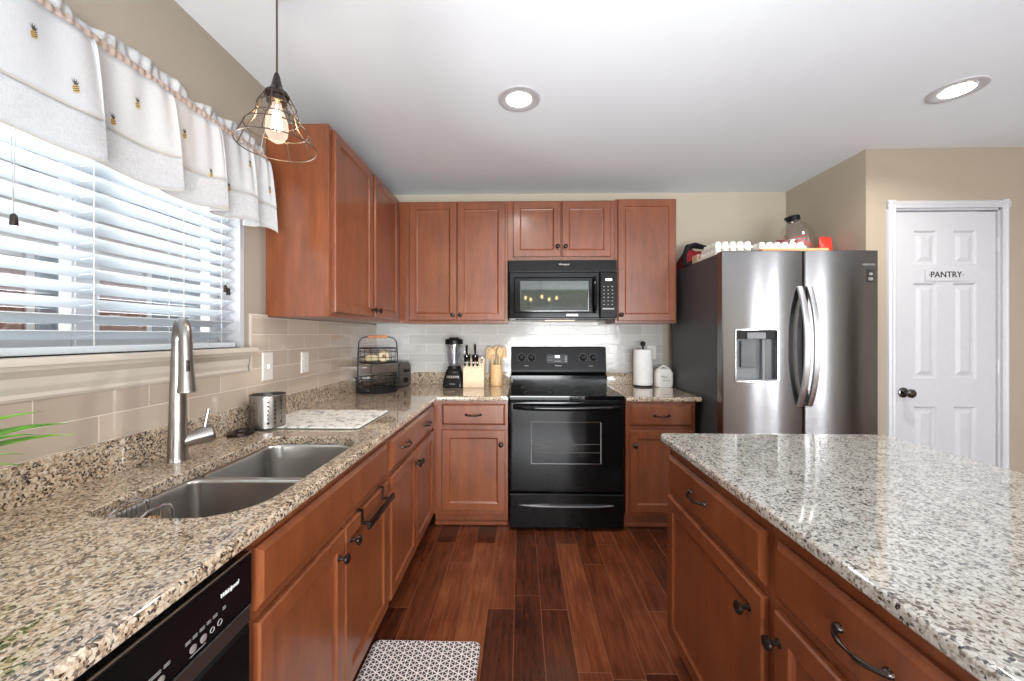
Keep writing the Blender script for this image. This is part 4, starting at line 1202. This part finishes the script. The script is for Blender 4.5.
def packet(name, label, c, w, d, h, mat, rz):
    m = MB(); rs = []
    for i in range(9):
        t = i / 8; k = math.sin(math.pi * min(1, t * .92 + .16)) ** .5
        rs.append([Vector((w / 2 * math.cos(a) * (1 if t < .9 else .9), d / 2 * math.sin(a) * k * (1 - .9 * t ** 4), h * t)) for a in [2 * math.pi * q / 20 for q in range(20)]])
    m.loft(rs); bmesh.ops.transform(m.bm, matrix=Matrix.Translation(c) @ Matrix.Rotation(R(rz), 4, 'Z'), verts=m.bm.verts[:])
    return tag(obj(name, m, mat), label, 'packet')
packet('snack_packet', 'bright red packet to the right of the clear jug', (2.10, 2.70, FT + .002), .105, .06, .172, 'redbag', 12)
packet('snack_packet', 'dark maroon packet to the left of the clear jug', (1.835, 2.74, FT + .002), .08, .05, .165, 'maroon', -20)

# ------------------------------------------------------------------ dishwasher
DWY0, DWY1 = .215, .817
dw = thing('dishwasher', 'black built-in dishwasher under the near end of the left countertop', 'dishwasher', (-.9, .52, 0))
obj('tub', MB().box(-1.19, DWY0, .08, -.60, DWY1, .84), 'black_soft', dw)
obj('kick_plate', MB().box(-.70, DWY0, 0, -.655, DWY1, .10), 'black_soft', dw)
fxd = -.578
m = MB().panel((-.60, DWY0 + .003, .12), Y, X, DWY1 - DWY0 - .006, .575, [(0, 0), (0, .016), (.006, .022)])
dd = obj('dishwasher_door', m, 'black', dw, ang=25)
m = MB().prism([(-.60, .722), (-.585, .722), (-.579, .730), (fxd, .741), (fxd, .842), (fxd - .004, .846), (-.60, .846)], (0, DWY0 + .003, 0), (1, 0, 0), (0, 0, 1), (0, 1, 0), DWY1 - DWY0 - .006)
dp = obj('control_panel', m, 'black', dw)
m = MB().box(-.580, DWY0 + .004, .8455, fxd + .0008, DWY1 - .004, .848); obj('panel_trim', m, plain('tan_edge', (140, 120, 104), .3, .6), dp)
m = MB().box(-.577, DWY0 + .004, .7385, fxd + .0010, DWY1 - .004, .7405); obj('handle_lip', m, 'print_grey', dp)
m = MB().box(-.590, DWY0 + .004, .698, -.580, DWY1 - .004, .7375, .002); obj('handle_recess', m, plain('brown_black', (44, 34, 32), .3), dp)
lettering('logo', 'Whirlpool', .0115, (fxd + .0004, .752, .805), Y, X, 'print_white', dp, shear=.25, bold=.0002)
for (y, z, r) in ((.727, .7585, .0052), (.709, .7575, .0046)):
    m = MB().tube([(fxd + .0006, y + r * math.cos(2 * math.pi * i / 20), z + r * math.sin(2 * math.pi * i / 20)) for i in range(20)], .0008, 4, True)
    obj('button_ring', m, 'print_grey', dp)
GB = plain('grey_button', (128, 122, 118), .4)
for (y, z, r) in ((.689, .757, .0072), (.667, .756, .0072), (.606, .755, .0066), (.584, .755, .0066)):
    obj('button', MB().lathe((fxd, y, z), X, [(r, 0), (r, .001), (r * .8, .0018), (0, .0018)], 20), GB, dp)
m = MB()
for (y0, y1, z) in ((.651, .662, .772), (.666, .676, .773), (.681, .692, .774), (.697, .706, .775), (.711, .721, .776), (.735, .742, .776), (.586, .606, .768), (.611, .622, .769)):
    for dz in (0, .0035): m.box(fxd, y0, z + dz, fxd + .0006, y1, z + dz + .0014)
m.box(fxd, .660, .7445, fxd + .0006, .694, .7458); m.box(fxd, .45, .76, fxd + .0006, .48, .762)
pp_ = obj('panel_print', m, 'print_grey', dp); pp_['kind'] = 'stuff'

# ------------------------------------------------------------------ back counter items
# two-tier wire basket
bcx, bcy = -1.042, 2.79
wb_ = thing('wire_basket', 'two-tier black wire basket with a wooden grip in the counter corner', 'basket', (bcx, bcy, CT))
def ringp(r, z, n=40, sx=1.0): return [(bcx + r * sx * math.cos(2 * math.pi * i / n), bcy + r * math.sin(2 * math.pi * i / n), z) for i in range(n)]
m = MB()
for (r, z) in ((.142, CT + .012), (.148, CT + .055), (.152, CT + .10)): m.tube(ringp(r, z), .0032 if z > CT + .09 else .002, 6, True)
for k in range(20):
    a = 2 * math.pi * k / 20; m.tube([(bcx + r * math.cos(a), bcy + r * math.sin(a), z) for r, z in ((.142, CT + .012), (.152, CT + .10))], .0016, 5)
obj('lower_tier', m, 'wire_black', wb_)
obj('lower_tray', MB().lathe((bcx, bcy, CT), (0, 0, 1), [(.12, 0), (.146, .003), (.148, .016), (.144, .016), (.0, .010)], 36), 'wire_black', wb_)
m = MB()
for (r, z) in ((.122, 1.112), (.126, 1.15), (.130, 1.19), (.132, 1.215)): m.tube(ringp(r, z), .003 if z > 1.2 else .002, 6, True)
for k in range(16):
    a = 2 * math.pi * k / 16; m.tube([(bcx + r * math.cos(a), bcy + r * math.sin(a), z) for r, z in ((.122, 1.112), (.132, 1.215))], .0015, 5)
obj('upper_tier', m, 'wire_black', wb_)
obj('upper_tray', MB().lathe((bcx, bcy, 1.105), (0, 0, 1), [(.10, 0), (.124, .003), (.126, .012), (.122, .012), (.0, .007)], 36), 'wire_black', wb_)
m = MB(); ax = Vector((.98, .2, 0)).normalized(); cc = Vector((bcx, bcy, 0)); hp = []
for (t, z) in ((-.142, CT + .01), (-.139, 1.05), (-.136, 1.20), (-.131, 1.26), (-.113, 1.285), (-.085, 1.296), (.085, 1.296), (.113, 1.285), (.131, 1.26), (.136, 1.20), (.139, 1.05), (.142, CT + .01)): hp.append(cc + ax * t + Vector((0, 0, z)))
m.tube(hp, .0048, 8); ha = obj('carry_hoop', m, 'wire_black', wb_)
obj('wooden_grip', MB().tube([cc + ax * t + Vector((0, 0, 1.297)) for t in (-.068, -.06, 0, .06, .068)], [.008, .011, .012, .011, .008], 12), 'copperwood', ha)
def blob(name, label, cat, c, rx, ry, rz, mat, hole=False, group=None):
    m = MB()
    if hole:
        m.tube([(c[0] + rx * .62 * math.cos(2 * math.pi * i / 24), c[1] - .004, c[2] + rz * .62 * math.sin(2 * math.pi * i / 24)) for i in range(24)], rx * .38, 10, True)
    else:
        b = bmesh.new(); bmesh.ops.create_uvsphere(b, u_segments=20, v_segments=12, radius=1)
        for v in b.verts:
            k = 1 + .06 * math.sin(v.co.x * 5 + c[0] * 40) * math.cos(v.co.z * 4)
            v.co = Vector((c[0] + v.co.x * rx * k, c[1] + v.co.y * ry * k, c[2] + v.co.z * rz * k))
        m.join(b)
    return tag(obj(name, m, mat), label, cat, group)
blob('bread_ring', 'round pale ring-shaped bread in the upper basket', 'food', (bcx + .055, bcy - .035, 1.156), .040, .03, .040, 'bun', True)
blob('bread_roll', 'long pale bread roll in the upper basket', 'food', (bcx - .035, bcy - .03, 1.143), .050, .03, .026, 'bun')

# toaster behind the basket
to = thing('toaster', 'steel toaster with a dark control end behind the wire basket', 'toaster', (-1.0, 3.10, CT))
TM = Matrix.Translation((-1.045, 3.080, CT)) @ Matrix.Rotation(R(-20), 4, 'Z')
def tf(m): bmesh.ops.transform(m.bm, matrix=TM, verts=m.bm.verts[:]); return m
m = MB().loft([[Vector((x, p.x, p.y)) for p in rrect(-.07, .012, .07, .190, .04, 0, 8, (.012, .04, .04, .012))] for x in (-.13, -.126, .112, .116)])
for i, v in enumerate(m.bm.verts): pass
obj('shell', tf(m), 'chrome', to)
m = MB().loft([[Vector((x, p.x, p.y)) for p in rrect(-.072, .008, .072, .193, .04, 0, 8, (.012, .042, .042, .012))] for x in (.1155, .136, .140)])
en = obj('control_end', tf(m), plain('dark_grey_end', (96, 90, 86), .3, .4), to)
obj('lever', tf(MB().box(.138, -.02, .12, .165, .02, .138, .004)), 'black_soft', en)
obj('dial', tf(MB().lathe((.140, .0, .055), X, [(.022, 0), (.021, .012), (.018, .016), (0, .016)], 20)), 'black_soft', en)
obj('slot', tf(MB().box(-.10, -.04, .1895, .09, -.015, .1912).box(-.10, .015, .1895, .09, .04, .1912)), 'print_black', to)
obj('foot_base', tf(MB().box(-.12, -.06, 0, .13, .06, .012, .003)), 'black_soft', to)

# blender
bx0, by0 = -.529, 3.055
bn = thing('blender', 'black countertop blender with a clear jar, left of the knife block', 'blender', (bx0, by0, CT))
m = MB().loft([rrect(bx0 - a, by0 - a * 1.0, bx0 + a, by0 + a, r, z) for a, r, z in ((.074, .02, CT), (.078, .022, CT + .006), (.076, .022, CT + .05), (.064, .022, CT + .105), (.054, .022, CT + .135), (.048, .022, CT + .145))])
mbase = obj('motor_base', m, 'black', bn)
m = MB()
fy_ = lambda z: by0 - (.077 - (z - CT - .05) * .21 if z > CT + .05 else .0785)
m.box(bx0 - .046, fy_(CT + .085) - .004, CT + .074, bx0 + .046, fy_(CT + .085) + .012, CT + .092, .003)
obj('button_strip', m, 'nickel', mbase)
lettering('base_print', 'Oster', .018, (bx0, by0 - .0795, CT + .030), X, (0, -1, 0), 'print_grey', mbase)
m = MB()
for k in range(5): m.box(bx0 - .040 + k * .0175, fy_(CT + .085) - .0052, CT + .077, bx0 - .030 + k * .0175, fy_(CT + .085) - .003, CT + .089, .001, 1)
obj('push_button', m, 'black_soft', mbase)
m = MB().lathe((bx0, by0, CT + .142), (0, 0, 1), [(.046, 0), (.048, .016), (.044, .020), (.046, .03), (.060, .12), (.066, .20), (.064, .20), (.058, .12), (.043, .032), (0, .026)], 28)
obj('jar', m, 'jar', bn)
obj('jar_collar', MB().lathe((bx0, by0, CT + .140), (0, 0, 1), [(.050, 0), (.052, .004), (.052, .02), (.047, .024), (.046, .024)], 28), 'black_soft', bn)
obj('jar_lid', MB().lathe((bx0, by0, CT + .336), (0, 0, 1), [(.068, 0), (.071, .004), (.071, .032), (.064, .042), (.04, .044), (.038, .054), (0, .054)], 28), 'black_soft', bn)
obj('jar_handle', MB().tube([(bx0 + .060, by0 - .01, CT + .32), (bx0 + .083, by0 - .012, CT + .31), (bx0 + .085, by0 - .012, CT + .24), (bx0 + .058, by0 - .01, CT + .205)], .007, 8), 'jar', bn)

# knife block and knives
kx0, ky0 = -.366, 3.045
kb = thing('knife_block', 'pale wooden knife block with a sloped top, beside the blender', 'knife block', (kx0, ky0, CT))
m = MB().prism([(-.065, 0), (.085, 0), (.085, .215), (.02, .225), (-.065, .150)], (kx0 - .080, ky0, CT), (0, 1, 0), (0, 0, 1), (1, 0, 0), .160)
bmesh.ops.bevel(m.bm, geom=m.bm.edges[:], offset=.003, segments=2, affect='EDGES')
obj('block', m, 'bamboo', kb)
sl_n = Vector((0, -.66, .75)).normalized()
def knife(x, yy, L, label, w=.0155):
    z0 = CT + .150 + (yy + .065) * .882
    p = Vector((kx0 + x, ky0 + yy, z0 + .002)); d = Vector((0, -.18, 1)).normalized()
    t = thing('kitchen_knife', label, 'knife', tuple(p), 'knives in the block')
    m = MB(); rs = []
    for (q, k) in ((0, .75), (.02, .9), (.45, .85), (.75, 1.0), (.93, 1.1), (1, .6)):
        c = p + d * (q * L); rs.append([c + Vector((w * k * .62 * math.cos(a), 0, 0)) + Vector((0, -1, -.18)).normalized() * (w * k * math.sin(a)) for a in [2 * math.pi * i / 12 for i in range(12)]])
    m.loft(rs); h = obj('grip', m, 'black_soft', t)
    m = MB()
    for q in (.3, .78): m.lathe(p + d * (q * L) + Vector((0, -w * .80, 0)), (0, -1, 0), [(.003, 0), (.003, .0022), (0, .0025)], 8)
    obj('rivet', m, 'chrome', h)
    obj('bolster', MB().box(p.x - .005, p.y - .009, p.z - .03, p.x + .005, p.y + .009, p.z + .004, .001), 'nickel', t)
    obj('end_cap', MB().lathe(p + d * (L * .97), d, [(w * .75, 0), (w * .8, .004), (w * .5, .009), (0, .010)], 10), 'chrome', h)
knife(-.058, -.005, .128, 'tall black-handled knife at the left back of the knife block')
knife(.008, -.005, .132, 'tall black-handled knife at the centre back of the knife block')
knife(-.066, -.045, .088, 'short black-handled knife at the left front of the knife block')
knife(-.034, -.045, .090, 'short black-handled knife second from left in the block front row')
knife(-.002, -.045, .088, 'short black-handled knife third from left in the block front row')
knife(.030, -.045, .087, 'short black-handled knife fourth from left in the block front row')
knife(.062, -.02, .045, 'stubby black-handled knife alone at the right of the knife block', .012)

# utensil crock and wooden utensils
cx0, cy0 = -.196, 3.120
uc = thing('utensil_crock', 'tan bamboo crock holding wooden utensils, left of the range', 'utensil holder', (cx0, cy0, CT))
m = MB().lathe((cx0, cy0, CT), (0, 0, 1), [(.046, 0), (.049, .004), (.049, .168), (.047, .172), (.043, .172), (.043, .012), (0, .012)], 28); obj('crock', m, 'woodspoon', uc)
obj('emblem', MB().tube([(cx0 + .014 * math.cos(2 * math.pi * i / 20), cy0 - .0475, CT + .085 + .014 * math.sin(2 * math.pi * i / 20)) for i in range(20)], .0012, 5, True), 'copperwood', uc)
def utensil(dx, dy, tx, ty, L, kind, label, rot=0):
    p = Vector((cx0 + dx, cy0 + dy, CT + .016)); e = Vector((cx0 + tx, cy0 + ty, CT + L)); d = (e - p).normalized()
    m = MB(); m.tube([p, p + (e - p) * .6, e - d * .07], [.006, .0065, .007], 8)
    q = face_mat(e - d * .045, Vector((1, 0, 0)), d.cross(Vector((1, 0, 0))).normalized())
    b = bmesh.new(); W, HT = (.026, .045)
    if kind == 'spoon':
        rs = [[Vector((W * math.cos(a) * k, HT * math.sin(a) * k, z + .004 * 0)) for a in [2 * math.pi * i / 20 for i in range(20)]] for k, z in ((.2, .0065), (.8, .004), (1, 0), (.9, -.004), (.3, -.004))]
        mm = MB().loft(rs); b.free(); b = mm.bm
    elif kind == 'spatula':
        mm = MB().loft([[Vector((x, y, z)) for x, y in ((-.012, -HT), (.012, -HT), (.029, -.02), (.029, HT), (-.029, HT), (-.029, -.02))] for z in (-.003, .003)]); b.free(); b = mm.bm
    else:
        mm = MB().loft([[Vector((x, y, z)) for x, y in ((-.012, -HT), (.012, -HT), (.026, -.02), (.026, .0), (-.026, .0), (-.026, -.02))] for z in (-.003, .003)])
        for x in (-.021, -.007, .007, .021): mm.box(x - .005, -.001, -.003, x + .005, HT, .003, .001, 1)
        b.free(); b = mm.bm
    bmesh.ops.transform(b, matrix=q, verts=b.verts[:]); m.join(b)
    tag(obj('wooden_' + kind, m, 'woodspoon'), label, 'utensil', 'wooden utensils in the crock')
utensil(-.015, -.012, -.040, -.025, .300, 'fork', 'wooden fork leaning left at the front of the crock')
utensil(.012, -.015, .034, -.032, .318, 'spoon', 'wooden spoon leaning right at the front of the crock')
utensil(-.02, .015, -.062, .022, .312, 'spatula', 'wooden spatula leaning furthest left in the crock')
utensil(.018, .018, .062, .024, .315, 'spatula', 'wooden spatula leaning furthest right in the crock')
utensil(.0, .02, -.004, .040, .325, 'spoon', 'wooden spoon upright at the back of the crock')

# paper towels, canister
tx0, ty0 = .978, 3.10
ph_ = thing('paper_towel_holder', 'black upright paper towel holder with a ball top, right of the range', 'paper towel holder', (tx0, ty0, CT))
obj('holder_base', MB().lathe((tx0, ty0, CT), (0, 0, 1), [(.066, 0), (.0735, .003), (.0735, .010), (.066, .014), (0, .014)], 32), 'wire_black', ph_)
obj('holder_post', MB().lathe((tx0, ty0, CT + .012), (0, 0, 1), [(.007, 0), (.007, .305), (.009, .306), (.018, .316), (.021, .328), (.018, .340), (.008, .348), (0, .349)], 20), 'wire_black', ph_)
m = MB().lathe((tx0, ty0, CT + .0145), (0, 0, 1), [(.020, 0), (.072, 0), (.0735, .004), (.0735, .276), (.072, .280), (.020, .280), (.020, 0)], 40, cap=False)
tag(obj('paper_towel_roll', m, 'paper'), 'white paper towel roll on the black holder', 'paper towels')
nx0, ny0 = 1.133, 3.085
cn = thing('canister', 'white ceramic canister with a pitched lid, between paper towels and fridge', 'canister', (nx0, ny0, CT))
m = MB().loft([rrect(nx0 - a, ny0 - a * .8, nx0 + a, ny0 + a * .8, .03, CT + z) for a, z in ((.061, 0), (.066, .006), (.068, .03), (.068, .105), (.066, .117), (.060, .122))]); cb_ = obj('jar', m, 'ceramic', cn)
m = MB().loft([rrect(nx0 - a, ny0 - a * .8, nx0 + a, ny0 + a * .8, min(.03, a * .5), CT + z) for a, z in ((.060, .121), (.062, .126), (.050, .140), (.036, .146))]); ld = obj('lid', m, 'ceramic', cn)
obj('lid_handle', MB().tube([(nx0 - .046, ny0 - .01, CT + .140), (nx0 - .02, ny0 - .01, CT + .156), (nx0, ny0 - .01, CT + .168), (nx0 + .02, ny0 - .01, CT + .156), (nx0 + .046, ny0 - .01, CT + .140)], [.006, .007, .0075, .007, .006], 8), 'ceramic', ld)
m = MB(); add_text(m, 'MIX', .030, (nx0 - .010, ny0 - .0552, CT + .080), X, (0, -1, 0)); add_text(m, 'MAKE', .022, (nx0 + .004, ny0 - .0552, CT + .054), X, (0, -1, 0))
obj('jar_lettering', m, 'print_grey', cb_, recalc=False)

# floor mat
m = MB().loft([rrect(-.622, .90, -.168, 1.632, .03, .0008), rrect(-.622, .90, -.168, 1.632, .03, .007), rrect(-.618, .904, -.172, 1.628, .03, .010)])
tag(obj('floor_mat', m, 'mat'), 'black and white geometric kitchen mat on the wood floor', 'mat')

# ------------------------------------------------------------------ dining chandelier behind the camera (mirrored in the microwave)
ch = thing('chandelier', 'bronze dining chandelier with glowing bulbs, mirrored in the microwave door', 'chandelier', (.40, -2.0, ZC))
obj('stem', MB().lathe((.40, -2.0, ZC), (0, 0, -1), [(.06, 0), (.06, .02), (.008, .03), (.008, .45), (.03, .47), (.03, .52), (0, .54)], 16), 'bronze', ch)
for k in range(5):
    a = 2 * math.pi * k / 5 + .3; dx, dy = math.cos(a), math.sin(a)
    obj('arm', MB().tube([(.40, -2.0, 1.98), (.40 + .1 * dx, -2 + .1 * dy, 1.93), (.40 + .28 * dx, -2 + .28 * dy, 1.95), (.40 + .32 * dx, -2 + .32 * dy, 2.0)], .007, 8), 'bronze', ch)
    obj('bulb', MB().lathe((.40 + .32 * dx, -2 + .32 * dy, 2.0), (0, 0, 1), [(.012, 0), (.02, .02), (.024, .045), (.014, .07), (0, .075)], 14), 'chand_glow', ch)

# ------------------------------------------------------------------ outside the sink window
struct(obj('ground', MB().box(-14, -12, -.30, XL - .16, 14, -.25), 'grass'))
hs = thing('neighbour_house', 'pale house with dark windows seen through the blind slats', 'house', (-5.4, 4.0, -.25))
m = MB().box(-8.5, 0.0, -.25, -5.2, 9.0, 3.0); obj('siding_wall', m, 'siding', hs)
m = MB().box(-5.22, .0, -.25, -5.17, 9.0, 2.12, .0); obj('brick_skirt', m, 'brickwall', hs)
for (y0, y1) in ((1.6, 3.2), (3.9, 4.6), (5.2, 7.0)):
    wn = obj('window', MB().box(-5.2, y0, 1.15, -5.15, y1, 2.25, .01), 'white', hs)
    obj('pane', MB().box(-5.16, y0 + .07, 1.22, -5.145, y1 - .07, 2.18), 'dkglass', wn)
m = MB().prism([(-4.6, 2.95), (-6.9, 4.3), (-9.2, 2.95)], (0, -.4, 0), (1, 0, 0), (0, 0, 1), (0, 1, 0), 9.8); obj('roof', m, 'roof', hs)
